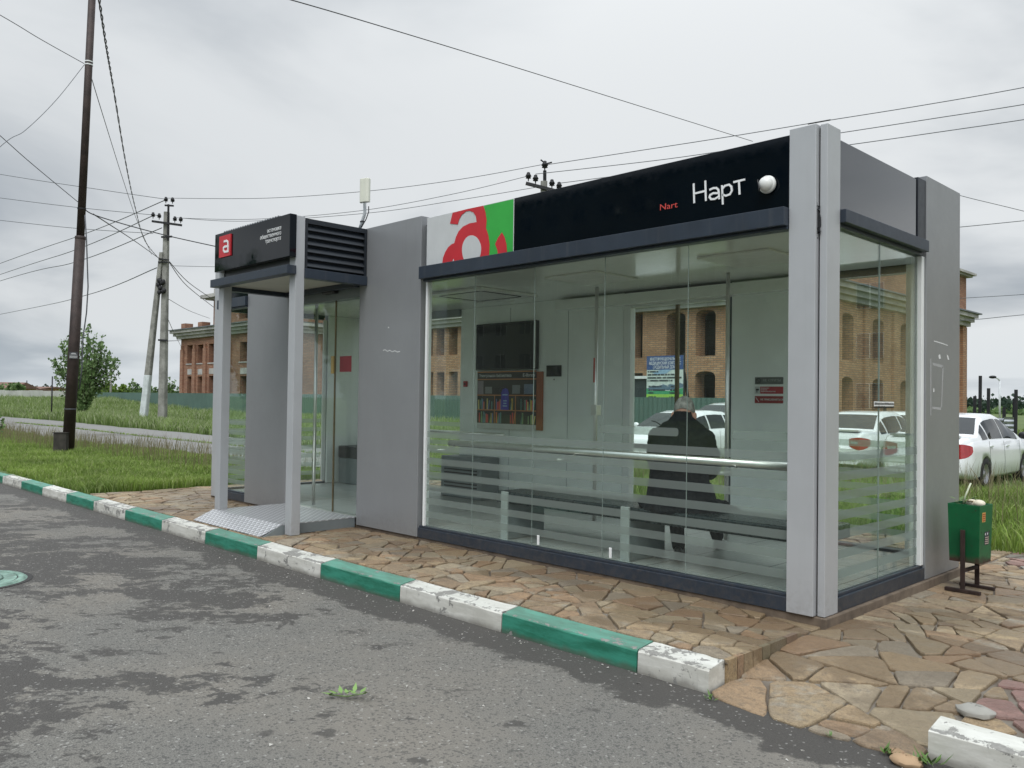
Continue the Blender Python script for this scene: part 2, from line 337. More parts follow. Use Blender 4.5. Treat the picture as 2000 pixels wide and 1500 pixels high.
# ------------------------------------------------------------------ mesh helpers
class MB:
    def __init__(s): s.v = []; s.f = []; s.mi = []; s.cur = 0; s.sm = []; s.smooth = False
    def add(s, vs, fs, smooth=None):
        o = len(s.v); s.v += [tuple(v) for v in vs]
        for f in fs: s.f.append([o+i for i in f]); s.mi.append(s.cur); s.sm.append(s.smooth if smooth is None else smooth)
        return s
    def box(s, x0, x1, y0, y1, z0, z1):
        v = [(x, y, z) for z in (z0, z1) for y in (y0, y1) for x in (x0, x1)]
        return s.add(v, [(0, 2, 3, 1), (4, 5, 7, 6), (0, 1, 5, 4), (2, 6, 7, 3), (0, 4, 6, 2), (1, 3, 7, 5)])
    def obox(s, a, b, w, h, up=(0, 0, 1)):
        """box along the segment a-b, w wide and h high"""
        a, b = Vector(a), Vector(b); d = (b-a).normalized(); u = Vector(up)
        if abs(d.dot(u)) > .98: u = Vector((0, 1, 0))
        sd = d.cross(u).normalized(); u = sd.cross(d)
        c = [p + sd*(w/2*i) + u*(h/2*j) for p in (a, b) for i, j in ((-1, -1), (1, -1), (1, 1), (-1, 1))]
        return s.add(c, [(0, 1, 2, 3), (7, 6, 5, 4), (0, 4, 5, 1), (1, 5, 6, 2), (2, 6, 7, 3), (3, 7, 4, 0)])
    def tube(s, pts, r, n=8, cap=True, smooth=True):
        pts = [Vector(p) for p in pts]; rs = r if isinstance(r, (list, tuple)) else [r]*len(pts)
        o = []; prev = None
        for i, p in enumerate(pts):
            d = (pts[min(i+1, len(pts)-1)] - pts[max(i-1, 0)]).normalized()
            if prev is None:
                u = d.orthogonal().normalized()
            else:
                u = (prev - d*prev.dot(d)).normalized()
            prev = u; w = d.cross(u)
            o += [p + (u*math.cos(2*math.pi*k/n) + w*math.sin(2*math.pi*k/n))*rs[i] for k in range(n)]
        fs = [(i*n+k, i*n+(k+1) % n, (i+1)*n+(k+1) % n, (i+1)*n+k) for i in range(len(pts)-1) for k in range(n)]
        s.add(o, fs, smooth)
        if cap:
            b = len(s.v)-len(o)
            s.f.append([b+k for k in range(n)][::-1]); s.mi.append(s.cur); s.sm.append(False)
            s.f.append([b+(len(pts)-1)*n+k for k in range(n)]); s.mi.append(s.cur); s.sm.append(False)
        return s
    def lathe(s, prof, c=(0, 0, 0), n=24, axis='z', smooth=True):
        vs = []
        for r, h in prof:
            for k in range(n):
                a = 2*math.pi*k/n; q = (r*math.cos(a), r*math.sin(a), h)
                if axis == 'y': q = (q[0], q[2], q[1])
                if axis == 'x': q = (q[2], q[0], q[1])
                vs.append((c[0]+q[0], c[1]+q[1], c[2]+q[2]))
        fs = [(i*n+k, i*n+(k+1) % n, (i+1)*n+(k+1) % n, (i+1)*n+k) for i in range(len(prof)-1) for k in range(n)]
        return s.add(vs, fs, smooth)
    def prism(s, poly, off):
        """3-D polygon extruded by the vector off"""
        n = len(poly); off = Vector(off); a = [Vector(p) for p in poly]
        return s.add(a + [p+off for p in a], [tuple(range(n))[::-1], tuple(range(n, 2*n))] + [(i, (i+1) % n, n+(i+1) % n, n+i) for i in range(n)])
    def build(s, name, mats, parent=None, bevel=0.0, cols=None, fix=True):
        me = bpy.data.meshes.new(name)
        org = parent
        while org is not None and org.parent is not None: org = org.parent
        o = org.location if org is not None else Vector()
        me.from_pydata([(v[0]-o.x, v[1]-o.y, v[2]-o.z) for v in s.v], [], s.f)
        for m in (mats if isinstance(mats, (list, tuple)) else [mats]): me.materials.append(m)
        me.polygons.foreach_set('material_index', s.mi); me.polygons.foreach_set('use_smooth', s.sm)
        if fix:
            b = bmesh.new(); b.from_mesh(me); bmesh.ops.recalc_face_normals(b, faces=b.faces); b.to_mesh(me); b.free()
        ob = bpy.data.objects.new(name, me); COL.objects.link(ob)
        if parent is not None: ob.parent = parent
        if bevel:
            m = ob.modifiers.new('bevel', 'BEVEL'); m.width = bevel; m.segments = 2; m.limit_method = 'ANGLE'; m.angle_limit = R(40)
        return ob
def tag(o, label=None, cat=None, group=None, kind=None):
    for k, v in (('label', label), ('category', cat), ('group', group), ('kind', kind)):
        if v: o[k] = v
    return o
def empty(name, loc, label, cat, group=None):
    o = bpy.data.objects.new(name, None); COL.objects.link(o); o.location = loc; o.empty_display_size = .1
    return tag(o, label, cat, group)
def box(name, m, parent, *d, bevel=.003): return MB().box(*d).build(name, m, parent, bevel)
def copy_tree(o, parent=None):
    c = o.copy(); COL.objects.link(c)
    if parent is not None: c.parent = parent
    for ch in list(o.children): copy_tree(ch, c)
    return c
def text_mesh(name, body, size, m, parent, origin, ux=(1, 0, 0), uz=(0, 0, 1), depth=.002, align='LEFT', width=None):
    cu = bpy.data.curves.new(name, 'FONT'); cu.body = body; cu.size = size; cu.extrude = depth/2; cu.align_x = align; cu.resolution_u = 3
    tmp = bpy.data.objects.new(name, cu); COL.objects.link(tmp)
    dg = bpy.context.evaluated_depsgraph_get(); dg.update()
    me = bpy.data.meshes.new_from_object(tmp.evaluated_get(dg)); bpy.data.objects.remove(tmp)
    X, Z = Vector(ux).normalized(), Vector(uz).normalized(); N = X.cross(Z)
    org = parent
    while org is not None and org.parent is not None: org = org.parent
    O = Vector(origin) - (org.location if org is not None else Vector())
    xs = [v.co.x for v in me.vertices] or [0]
    k = 1.0
    if width: k = width/max(1e-6, max(xs)-min(xs))
    for v in me.vertices: c = v.co.copy(); v.co = O + X*c.x*k + Z*c.y + N*(c.z+depth/2)
    me.materials.clear(); me.materials.append(m)
    ob = bpy.data.objects.new(name, me); COL.objects.link(ob); ob.parent = parent
    return ob
def strokes(mb, paths, th, y0, dep):
    """ribbon lettering: each path is a list of (x, z) points, th wide, standing proud of the plane y0 by dep"""
    for path in paths:
        for (a, b) in zip(path[:-1], path[1:]):
            a, b = Vector(a), Vector(b); d = (b-a).normalized(); n = Vector((-d.y, d.x))*th/2; e = d*th*.30
            q = [a-e+n, b+e+n, b+e-n, a-e-n]
            mb.prism([(p.x, y0, p.y) for p in q], (0, -dep, 0))
# ------------------------------------------------------------------ sky and light
w = bpy.data.worlds.new('World'); SC.world = w; w.use_nodes = True
wt = w.node_tree; wt.nodes.clear()
class WN(NT):
    def __init__(s, t): s.t = t; s.out = t.nodes.new('ShaderNodeOutputWorld')
W = WN(wt)
SUN_EL, SUN_AZ = R(52), R(150)
sky = W.n('TexSky', sky_type='NISHITA', sun_disc=False, sun_elevation=SUN_EL, sun_rotation=SUN_AZ)
g = W.n('TexCoord').outputs['Generated']; gx, gy, gz_ = W.sep(g)
zc = W.math('MAXIMUM', gz_, 0.0)
den = W.math('ADD', zc, .16)
cv = W.n('CombineXYZ', {0: W.math('DIVIDE', gx, den), 1: W.math('DIVIDE', gy, den), 2: 3.7}).outputs[0]
n1 = W.noise(W.n('Mapping', {0: cv, 1: (1.3, .4, 0), 3: (.5, .5, 1)}).outputs[0], 1.35, 6, .5, .5)
n2 = W.noise(W.n('Mapping', {0: cv, 1: (5.1, 2.4, 0), 3: (.30, .30, 1)}).outputs[0], .8, 3, .5)
cl = W.math('ADD', W.math('MULTIPLY', n1, .55), W.math('MULTIPLY', n2, .45))
cl = W.ramp(cl, .42, .60)
# brighter toward the right of the view (the thin part of the overcast), duller on the left
side = W.ramp(W.math('ADD', W.math('MULTIPLY', gx, .9), W.math('MULTIPLY', gy, .4)), -1.0, .35)
cl = W.math('ADD', cl, W.math('MULTIPLY', W.math('SUBTRACT', side, .55), .30), clamp=True)
cc = W.mix(cl, (.315, .355, .40), (.745, .77, .785))
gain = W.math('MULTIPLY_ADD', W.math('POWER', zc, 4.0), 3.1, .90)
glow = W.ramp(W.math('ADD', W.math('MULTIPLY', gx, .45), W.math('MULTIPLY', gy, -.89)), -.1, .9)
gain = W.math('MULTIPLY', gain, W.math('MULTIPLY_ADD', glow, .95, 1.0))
hz = W.ramp(zc, .10, .0)
cc = W.mix(W.math('MULTIPLY', hz, .45), cc, (.63, .70, .76))
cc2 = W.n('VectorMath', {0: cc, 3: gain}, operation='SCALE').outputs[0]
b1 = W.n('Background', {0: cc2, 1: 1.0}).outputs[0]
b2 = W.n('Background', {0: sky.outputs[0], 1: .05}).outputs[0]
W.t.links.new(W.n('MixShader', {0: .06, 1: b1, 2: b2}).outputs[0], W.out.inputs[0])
sl = bpy.data.lights.new('sun', 'SUN'); sl.energy = 1.1; sl.angle = R(35); sl.color = (1, .97, .92)
so = bpy.data.objects.new('sun', sl); COL.objects.link(so)
sd = Vector((math.sin(SUN_AZ)*math.cos(SUN_EL), math.cos(SUN_AZ)*math.cos(SUN_EL), math.sin(SUN_EL)))
so.rotation_euler = sd.to_track_quat('Z', 'Y').to_euler()
SC.view_settings.view_transform = 'Standard'; SC.view_settings.look = 'None'; SC.view_settings.gamma = 1; SC.view_settings.exposure = 0.25
SC.cycles.max_bounces = 14; SC.cycles.transparent_max_bounces = 24; SC.cycles.glossy_bounces = 5; SC.cycles.transmission_bounces = 8; SC.cycles.diffuse_bounces = 4
SC.cycles.caustics_reflective = False; SC.cycles.caustics_refractive = False; SC.cycles.use_denoising = True

# ------------------------------------------------------------------ lie of the land
def sst(a, b, x):
    t = np.clip((x-a)/(b-a), 0, 1); return t*t*(3-2*t)
def gz(x, y):
    x = np.asarray(x, float); y = np.asarray(y, float)
    h = .10 - .30*sst(9.0, 17, y)*sst(-34, -16, x)
    h = h + .85*sst(52, 85, -x)*sst(13, 20, y)
    h = h + .04*np.sin(x*.35+1)*np.sin(y*.28) * sst(8, 20, np.abs(x)+y)
    return h
def ground_mesh():
    xs = np.concatenate([[-2500, -900, -400, -220], np.arange(-140, -30, 4.0), np.arange(-30, 16, .75), np.arange(16, 80, 6.0), [120, 220, 420, 900, 2500]])
    ys = np.concatenate([[-2500, -900, -300, -120, -60, -30, -7.6], [-7.5, 3.49, 3.55, 3.62], np.arange(4, 30, .75), np.arange(30, 90, 4.0), [120, 200, 400, 900, 2500]])
    X, Y = np.meshgrid(xs, ys); Z = gz(X, Y)
    low = ((Y > -7.55) & (Y < 3.6)) | ((Y > 3.5) & (Y < 8.2) & (X > -11.2) & (X < 30))
    Z = np.where(low, -.12, Z); Z = np.where(Y < -7.4, -.01, Z)
    m = MB(); nx = len(xs)
    m.add(np.stack([X, Y, Z], -1).reshape(-1, 3).tolist(), [(j*nx+i, j*nx+i+1, (j+1)*nx+i+1, (j+1)*nx+i) for j in range(len(ys)-1) for i in range(nx-1)], True)
    return m
tag(ground_mesh().build('ground', MT['soil']), 'green meadow soil reaching to the horizon', 'ground', kind='structure')
m = MB(); xr = [-300, -60, -30, -15, -8, -4, 0, 4, 10, 60, 300]
m.add([(x, y, 0) for y in (-7.5, -2, 1.5, 3.49) for x in xr], [(j*11+i, j*11+i+1, (j+1)*11+i+1, (j+1)*11+i) for j in range(3) for i in range(10)])
tag(m.build('road', MT['asphalt']), 'grey asphalt road with dark wet patches', 'road', kind='structure')
# old asphalt path crossing the lawn
m = MB(); xs = np.linspace(-95, -13.2, 60); v = []
for x in xs:
    j = .12*math.sin(x*1.7)+.08*math.sin(x*4.1); v += [(x, 7.62+j, float(gz(x, 7.7))+.02), (x, 10.0, float(gz(x, 10))+.03), (x, 12.3+j, float(gz(x, 12.3))+.02)]
m.add(v, [(3*i+k, 3*i+3+k, 3*i+4+k, 3*i+1+k) for i in range(59) for k in (0, 1)])
tag(m.build('path', MT['path']), 'old pale asphalt path crossing the grass on the left', 'path', kind='structure')

# ------------------------------------------------------------------ crazy paving, cut stone by stone
def parea(p): return .5*sum(p[i][0]*p[(i+1) % len(p)][1]-p[(i+1) % len(p)][0]*p[i][1] for i in range(len(p)))
def clip(p, nx, ny, d):
    o = []
    for i in range(len(p)):
        a, b = p[i], p[(i+1) % len(p)]; da = a[0]*nx+a[1]*ny-d; db = b[0]*nx+b[1]*ny-d
        if da >= 0: o.append(a)
        if da*db < 0: t = da/(da-db); o.append((a[0]+(b[0]-a[0])*t, a[1]+(b[1]-a[1])*t))
    return o
def crack(poly, amin, amax, rnd, out, depth=0):
    A = parea(poly)
    if A < rnd.uniform(amin, amax) or depth > 14 or len(poly) < 3: out.append(poly); return
    cx = sum(p[0] for p in poly)/len(poly); cy = sum(p[1] for p in poly)/len(poly)
    best = max(((poly[i], poly[j]) for i in range(len(poly)) for j in range(i)), key=lambda q: (q[0][0]-q[1][0])**2+(q[0][1]-q[1][1])**2)
    L = math.atan2(best[0][1]-best[1][1], best[0][0]-best[1][0]); bs = None
    for _ in range(5):
        ang = L + math.pi/2 + rnd.uniform(-.55, .55); k = rnd.uniform(-.2, .2)
        x_, y_ = cx+(best[0][0]-best[1][0])*k, cy+(best[0][1]-best[1][1])*k
        nx, ny = -math.sin(ang), math.cos(ang); d = nx*x_+ny*y_
        hv = [clip(poly, s_*nx, s_*ny, s_*d) for s_ in (1, -1)]
        if any(len(q) < 3 for q in hv): continue
        sc_ = min(parea(q)/sum(math.hypot(q[i][0]-q[i-1][0], q[i][1]-q[i-1][1]) for i in range(len(q)))**2 for q in hv)*rnd.uniform(.75, 1.25)
        if bs is None or sc_ > bs[0]: bs = (sc_, hv)
    if bs is None: out.append(poly); return
    for q in bs[1]:
        if parea(q) > 1e-4: crack(q, amin, amax, rnd, out, depth+1)
def inset(poly, d):
    q = poly
    for i in range(len(poly)):
        a, b = poly[i], poly[(i+1) % len(poly)]; ex, ey = b[0]-a[0], b[1]-a[1]; l = math.hypot(ex, ey)
        if l < 1e-6: continue
        nx, ny = -ey/l, ex/l; q = clip(q, nx, ny, nx*a[0]+ny*a[1]+d)
        if len(q) < 3: return []
    return q
def roughen(q, rnd, amp):
    """break the straight saw-cut edges of a stone into chipped ones"""
    c = []
    for i in range(len(q)):                 # knock the corners off
        a, b = q[i], q[(i+1) % len(q)]; k = rnd.uniform(.05, .20); k2 = 1-rnd.uniform(.05, .20)
        c += [(a[0]+(b[0]-a[0])*k, a[1]+(b[1]-a[1])*k), (a[0]+(b[0]-a[0])*k2, a[1]+(b[1]-a[1])*k2)]
    q = c; o = []
    for i in range(len(q)):
        a, b = q[i], q[(i+1) % len(q)]; l = math.hypot(b[0]-a[0], b[1]-a[1]); n = max(1, int(l/.06))
        for k in range(n):
            t = k/n; o.append((a[0]+(b[0]-a[0])*t+rnd.uniform(-amp, amp), a[1]+(b[1]-a[1])*t+rnd.uniform(-amp, amp)))
    return o
PAL = [(.43, .305, .170), (.46, .345, .20), (.39, .26, .145), (.48, .385, .245), (.43, .31, .185), (.34, .235, .14), (.44, .355, .235), (.50, .375, .225), (.42, .265, .145), (.39, .325, .235)]
PINK = [(.46, .25, .22), (.48, .28, .25), (.44, .42, .38), (.42, .22, .20)]
sv, sf, sc = [], [], []
def lay(regions, amin, amax, hf, seed, pal=PAL, gap=.005):
    rnd = random.Random(seed)
    for reg in regions:
        out = []; crack(reg, amin, amax, rnd, out)
        for p in out:
            q = inset(p, rnd.uniform(gap*.6, gap*1.5))
            if len(q) < 3 or parea(q) < .0012: continue
            q = roughen(q, rnd, .0045)
            cx = sum(a[0] for a in q)/len(q); cy = sum(a[1] for a in q)/len(q)
            c = rnd.choice(pal); k = rnd.uniform(.78, 1.15); c = (c[0]*k, c[1]*k, c[2]*k, 1)
            tx, ty, up = rnd.gauss(0, .012), rnd.gauss(0, .012), rnd.uniform(-.004, .005)
            n = len(q); o = len(sv)
            for ins, dz in ((1.0, -.03), (1.0, -.006), (.965, 0)):
                for a in q:
                    x, y = cx+(a[0]-cx)*ins, cy+(a[1]-cy)*ins
                    sv.append((x, y, hf(x, y)+dz+up+(x-cx)*tx+(y-cy)*ty)); sc.append(c)
            sf.append([o+2*n+i for i in range(n)])
            for r in (0, 1):
                for i in range(n): sf.append([o+r*n+i, o+r*n+(i+1) % n, o+(r+1)*n+(i+1) % n, o+(r+1)*n+i])
def hp(x, y): return .130 - .028*float(sst(-3.4, -2.2, x))*float(sst(3.85, 4.6, y))
def hr(x, y):
    return .008 + .088*float(sst(3.40, 4.45, y))
rect = lambda a, b, c, d: [(a, c), (b, c), (b, d), (a, d)]
lay([rect(-11.25, -8.3, 3.65, 5.3), rect(-8.3, -6.0, 3.65, 4.64), rect(-6.0, -3.9, 3.65, 4.66), rect(-3.9, -2.205, 3.65, 4.72), rect(-11.25, -10.06, 5.3, 7.9), rect(-10.06, -6, 6.96, 8.4), rect(-6, -2.2, 6.96, 8.4)], .012, .075, hp, 3)
lay([[(-2.2, 3.47), (-1.95, 3.42), (-1.6, 3.40), (-1.23, 3.44), (-1.23, 4.5), (-2.2, 4.5)]], .03, .095, hr, 6)
lay([rect(-2.2, 2.0, 4.5, 6.4), rect(-2.2, 2.0, 6.4, 7.6)], .02, .08, hr, 8)
lay([rect(-1.23, 2.0, 3.66, 4.5)], .018, .05, hr, 9, PINK+PAL[:1], .012)
lay([rect(-2.2, 2.0, 7.6, 8.45)], .018, .05, hr, 10, PINK+PAL[3:5], .012)
# vertical riser stones along the stepped end of the platform
rn = random.Random(4); y = 3.645
while y < 4.36:
    L = rn.uniform(.06, .19); y2 = min(y+L, 4.38); c = (*[q*rn.uniform(.8, 1.1) for q in rn.choice(PAL)], 1); o = len(sv)
    for x in (-2.215, -2.188):
        for (yy, zz) in ((y+.004, hr(0, y)-.03), (y2-.004, hr(0, y2)-.03), (y2-.004, .128), (y+.004, .128)): sv.append((x, yy, zz)); sc.append(c)
    sf += [[o, o+1, o+2, o+3], [o+7, o+6, o+5, o+4], [o, o+4, o+5, o+1], [o+1, o+5, o+6, o+2], [o+2, o+6, o+7, o+3], [o+3, o+7, o+4, o]]; y = y2
def from_arrays(name, V, Fc, mat, cols=None, smooth=False):
    me = bpy.data.meshes.new(name); me.from_pydata(V, [], Fc); me.materials.append(mat)
    if cols is not None:
        a = me.color_attributes.new('col', 'FLOAT_COLOR', 'POINT'); a.data.foreach_set('color', np.asarray(cols, np.float32).ravel())
    ob = bpy.data.objects.new(name, me); COL.objects.link(ob); return ob
pv = from_arrays('pavement', sv, sf, MT['stone'], sc)
tag(pv, 'tan crazy paving of irregular flagstones, damp in places', 'pavement', kind='structure')
m = MB()
m.box(-11.3, -3.4, 3.64, 8.42, -.1, .114); m.box(-3.399, -2.19, 4.7, 8.42, -.1, .09)
xs = np.linspace(-3.3995, -2.19, 8); ys = np.linspace(3.64, 4.6995, 8)
m.add([(float(x), float(yy), hp(x, yy)-.017) for yy in ys for x in xs], [(j*8+i, j*8+i+1, (j+1)*8+i+1, (j+1)*8+i) for j in range(7) for i in range(7)])
xs = np.linspace(-2.188, 2.1, 12); ys = np.linspace(3.43, 8.5, 40)
m.add([(float(x), float(yy) - (.03*math.sin(x*5) if yy < 3.5 else 0), hr(x, yy)-.015) for yy in ys for x in xs], [(j*12+i, j*12+i+1, (j+1)*12+i+1, (j+1)*12+i) for j in range(39) for i in range(11)])
tag(m.build('mortar_bed', MT['mortar']), 'brown mortar between the flagstones', 'mortar bed', kind='structure')

# ------------------------------------------------------------------ kerb stones
def kerb_mesh(L, end=False):
    g = .004; x0, x1 = g, L-g
    prof = [(0, -.15), (.010, .102), (.020, .112), (.146, .128), (.15, .122), (.15, -.15)]
    m = MB(); n = len(prof); N = 9
    rr = random.Random(int(L*1000)+1)
    for i in range(N):
        x = x0+(x1-x0)*i/(N-1)
        m.v += [(x, a + (rr.uniform(-.003, .003) if 0 < i < N-1 else .002), b + (rr.uniform(-.004, .003) if b > .05 else 0)) for a, b in prof]
    for i in range(N-1):
        for k in range(n-1):
            m.f.append([i*n+k, (i+1)*n+k, (i+1)*n+k+1, i*n+k+1]); m.mi.append(0); m.sm.append(False)
    m.f.append(list(range(n))); m.f.append([(N-1)*n+k for k in range(n)][::-1]); m.mi += [0, 0]; m.sm += [False]*2
    return m
XK = -13.626; ORD = ['first', 'second', 'third', 'fourth', 'fifth', 'sixth', 'seventh', 'eighth', 'ninth', 'tenth', 'eleventh', 'twelfth', 'thirteenth', 'fourteenth', 'fifteenth']
proto = {}
for i in range(-3, 12):
    k = 11-i                       # 0 = the short end block
    L = 1.0 if i < 11 else .425
    colr = 'white' if k % 2 == 0 else 'green'
    if i < 11 and colr in proto: o = proto[colr].copy(); COL.objects.link(o)
    else:
        o = kerb_mesh(L).build('kerb_stone', MT['kerb_'+colr], None, .006)
        if i < 11: proto[colr] = o
    o.location = (XK+i, 3.494, 0)
    if k == 0: lb = 'short chipped white kerb stone at the broken end by the flagstone slope'
    else: lb = '%s painted kerb stone, %s from the broken end by the flagstone slope' % (colr, ORD[k])
    tag(o, lb, 'kerb stone', 'painted kerb stones along the road')
for i in range(4):
    o = kerb_mesh(1.0).build('kerb_stone', MT['kerb_white'], None, .006); o.location = (-1.215+i, 3.48, .006)
    tag(o, ['peeling white kerb stone past the flagstone slope, in front of pink slabs', 'white kerb stone next right of the peeling one past the slope', 'third white kerb stone right of the flagstone slope', 'fourth white kerb stone right of the flagstone slope'][i], 'kerb stone', 'painted kerb stones along the road')

# ------------------------------------------------------------------ grass
def clump(P, sc, seed):
    return np.array([noise.noise(Vector((p[0]*sc+seed, p[1]*sc, seed))) for p in P])
def blades(name, P, H, wid, lean, mat, label, seg=2, seedhead=0.0):
    """P: (N,3) roots, H: (N,) heights; each blade is a bent tapered strip"""
    N = len(P); th = RNG.uniform(0, 2*np.pi, N); ld = RNG.uniform(0, 2*np.pi, N)
    l = H*lean*RNG.uniform(.2, 1.0, N); wv = np.stack([np.cos(th), np.sin(th), 0*th], 1)*(wid*RNG.uniform(.6, 1.3, N)/2)[:, None]
    dv = np.stack([np.cos(ld), np.sin(ld), 0*ld], 1)*l[:, None]; up = np.array([0, 0, 1.0])
    mid = P+dv*.35+up*(H*.58)[:, None]; tip = P+dv+up*(H*(1-.18*lean))[:, None]
    V = np.stack([P-wv, P+wv, mid-wv*.75, mid+wv*.75, tip], 1).reshape(-1, 3)
    b = (np.arange(N)*5)[:, None]
    q = (b+np.array([[0, 1, 3, 2]])); t = (b+np.array([[2, 3, 4]]))
    me = bpy.data.meshes.new(name); me.vertices.add(len(V)); me.vertices.foreach_set('co', V.astype(np.float32).ravel())
    loops = np.concatenate([q, t], 1).ravel(); me.loops.add(len(loops)); me.loops.foreach_set('vertex_index', loops.astype(np.int32))
    me.polygons.add(2*N); st = np.stack([np.arange(N)*7, np.arange(N)*7+4], 1).ravel(); me.polygons.foreach_set('loop_start', st.astype(np.int32))
    me.update(calc_edges=True); me.validate()
    a = me.color_attributes.new('col', 'FLOAT_COLOR', 'POINT')
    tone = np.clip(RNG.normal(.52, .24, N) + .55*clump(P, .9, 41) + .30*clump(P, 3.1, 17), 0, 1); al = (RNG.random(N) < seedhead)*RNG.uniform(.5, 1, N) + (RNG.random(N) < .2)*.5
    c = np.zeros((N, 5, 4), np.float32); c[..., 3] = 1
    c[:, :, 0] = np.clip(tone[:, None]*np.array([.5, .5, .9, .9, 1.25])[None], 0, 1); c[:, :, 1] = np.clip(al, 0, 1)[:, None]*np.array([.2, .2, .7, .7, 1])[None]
    a.data.foreach_set('color', c.ravel()); me.materials.append(mat)
    ob = bpy.data.objects.new(name, me); COL.objects.link(ob)
    return tag(ob, label, 'grass', kind='stuff')
def scatter(n, x0, x1, y0, y1, keep=None):
    X = RNG.uniform(x0, x1, n); Y = RNG.uniform(y0, y1, n)
    if keep is not None: k = keep(X, Y); X, Y = X[k], Y[k]
    return np.stack([X, Y, gz(X, Y)], 1)
def inview(X, Y, pad=.16):
    d = CF.x*X + CF.y*Y; r = CR.x*X + CR.y*Y
    return (d > 1) & (np.abs(r/np.maximum(d, .1)) < .6075+pad)
def hvar(P, sc, seed): return np.clip(1+.9*clump(P, sc, seed), .35, 1.9)
P = np.concatenate([scatter(90000, -20, -11.28, 3.66, 7.7, inview), scatter(36000, -34, -20, 3.66, 7.7, inview)])
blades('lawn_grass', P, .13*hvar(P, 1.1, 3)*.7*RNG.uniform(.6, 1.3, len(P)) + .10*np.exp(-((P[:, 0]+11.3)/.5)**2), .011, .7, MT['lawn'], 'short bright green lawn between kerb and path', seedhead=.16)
P = np.concatenate([scatter(2600, -34, -12, 5.9, 7.75, inview)])
blades('grass_stalks', P, RNG.uniform(.24, .52, len(P)), .010, .4, MT['stalk'], 'thin seeding grass stalks at the near edge of the path', seedhead=1.0)
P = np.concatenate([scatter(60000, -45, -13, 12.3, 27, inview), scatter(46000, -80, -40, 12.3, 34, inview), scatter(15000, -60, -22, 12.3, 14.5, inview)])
blades('meadow_grass', P, .34*hvar(P, .35, 5)*RNG.uniform(.55, 1.3, len(P)), .034, .55, MT['meadow'], 'tall pale seeding meadow grass between path and green fence', seedhead=.22)
P = scatter(150000, -14, 4.5, 8.3, 15.5, lambda X, Y: inview(X, Y) & ((X > -11) | (Y > 9)))
P[:, 2] = np.where(P[:, 1] < 8.5, .10, P[:, 2])
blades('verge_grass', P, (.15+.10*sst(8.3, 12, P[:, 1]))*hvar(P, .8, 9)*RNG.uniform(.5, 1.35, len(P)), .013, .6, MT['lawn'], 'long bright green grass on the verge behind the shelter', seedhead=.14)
P = scatter(3200, -12, 4, 9.2, 15.5, inview)
blades('verge_stalks', P, RNG.uniform(.40, .75, len(P)), .009, .4, MT['stalk'], 'tall brown seeding stalks standing in the verge', seedhead=1.0)
P = scatter(56000, -34, 3, 15.5, 27, inview)
blades('car_park_grass', P, .13*hvar(P, .4, 12)*RNG.uniform(.5, 1.3, len(P)), .022, .6, MT['meadow'], 'low grass around the parked cars', seedhead=.15)
P = scatter(30000, -30, 12, 27, 90, lambda X, Y: inview(X, Y) & (X > -16))
blades('field_grass', P, .35*hvar(P, .2, 14)*RNG.uniform(.5, 1.3, len(P)), .06, .6, MT['meadow'], 'rough field grass beyond the metal fence', seedhead=.2)
# crack of grass between the two path slabs
P = scatter(2600, -40, -13.5, 9.93, 10.08, inview); P[:, 2] += .02
blades('crack_grass', P, RNG.uniform(.03, .10, len(P)), .012, .8, MT['lawn'], 'thin line of grass in the path joint')
# ------------------------------------------------------------------ the glazed bus shelter
YP, ZB, ZT, XR, XL, YB = 4.654, .155, 3.008, -2.192, -10.04, 6.944
S = empty('bus_shelter', (-6.1, 5.8, .13), 'grey and black glazed bus shelter with entrance canopy, standing on the flagstones', 'bus shelter')
box('floor', MT['floor'], S, -9.98, -2.25, 4.70, 6.88, .12, .215)
box('foundation', MT['found'], S, -10.03, -2.172, 4.672, 6.95, -.1, .152, bevel=.006)
for x0, x1 in ((-6.858, -5.912), (-9.13, -8.2)): box('front_panel', MT['panel'], S, x0, x1, YP, 4.76, ZB, ZT)
for x0, x1, y0, y1 in ((-2.41, -2.245, YP, 4.74), (-2.236, XR, 4.69, 4.862), (-9.99, -9.86, YP, 4.74), (XL, -9.998, 4.69, 4.862)):
    box('corner_post', MT['post'], S, x0, x1, y0, y1, ZB, ZT)
for x in (-2.243, -9.997): box('joint_filler', MT['black'], S, x-.02, x+.015, 4.70, 4.84, .17, 2.99)
for x0, x1 in ((-2.272, XR), (XL, -9.96)): box('end_panel', MT['panel'], S, x0, x1, 6.25, YB, ZB, ZT)
# trims
def trims(kind, z0, z1, rows):
    for d in rows: box(kind, MT['navy'], S, *d, z0, z1)
trims('beam', 2.432, 2.542, [(-5.872, -2.412, 4.598, 4.70), (-9.858, -9.132, 4.62, 4.70), (-9.95, -2.28, 6.90, 6.99)])
trims('beam', 2.455, 2.534, [(-2.262, -2.158, 4.864, 6.205), (-10.07, -9.96, 4.864, 6.205)])
trims('beam_soffit', 2.414, 2.431, [(-5.86, -2.413, 4.64, 4.72), (-9.85, -9.135, 4.64, 4.72)])
trims('beam_soffit', 2.432, 2.4545, [(-2.262, -2.20, 4.866, 6.20), (-10.03, -9.97, 4.866, 6.20)])
trims('sill', .153, .238, [(-5.909, -2.412, 4.662, 4.75), (-9.858, -9.133, 4.662, 4.75), (-9.95, -5.37, 6.84, 6.94), (-4.08, -2.274, 6.84, 6.94)])
trims('sill', .153, .238, [(-2.262, -2.195, 4.864, 6.248), (-10.037, -9.97, 4.864, 6.248)])
trims('sill_ledge', .2385, .256, [(-5.909, -2.412, 4.678, 4.725), (-9.858, -9.133, 4.678, 4.725)])
trims('sill_ledge', .2385, .256, [(-2.25, -2.212, 4.866, 6.247)])
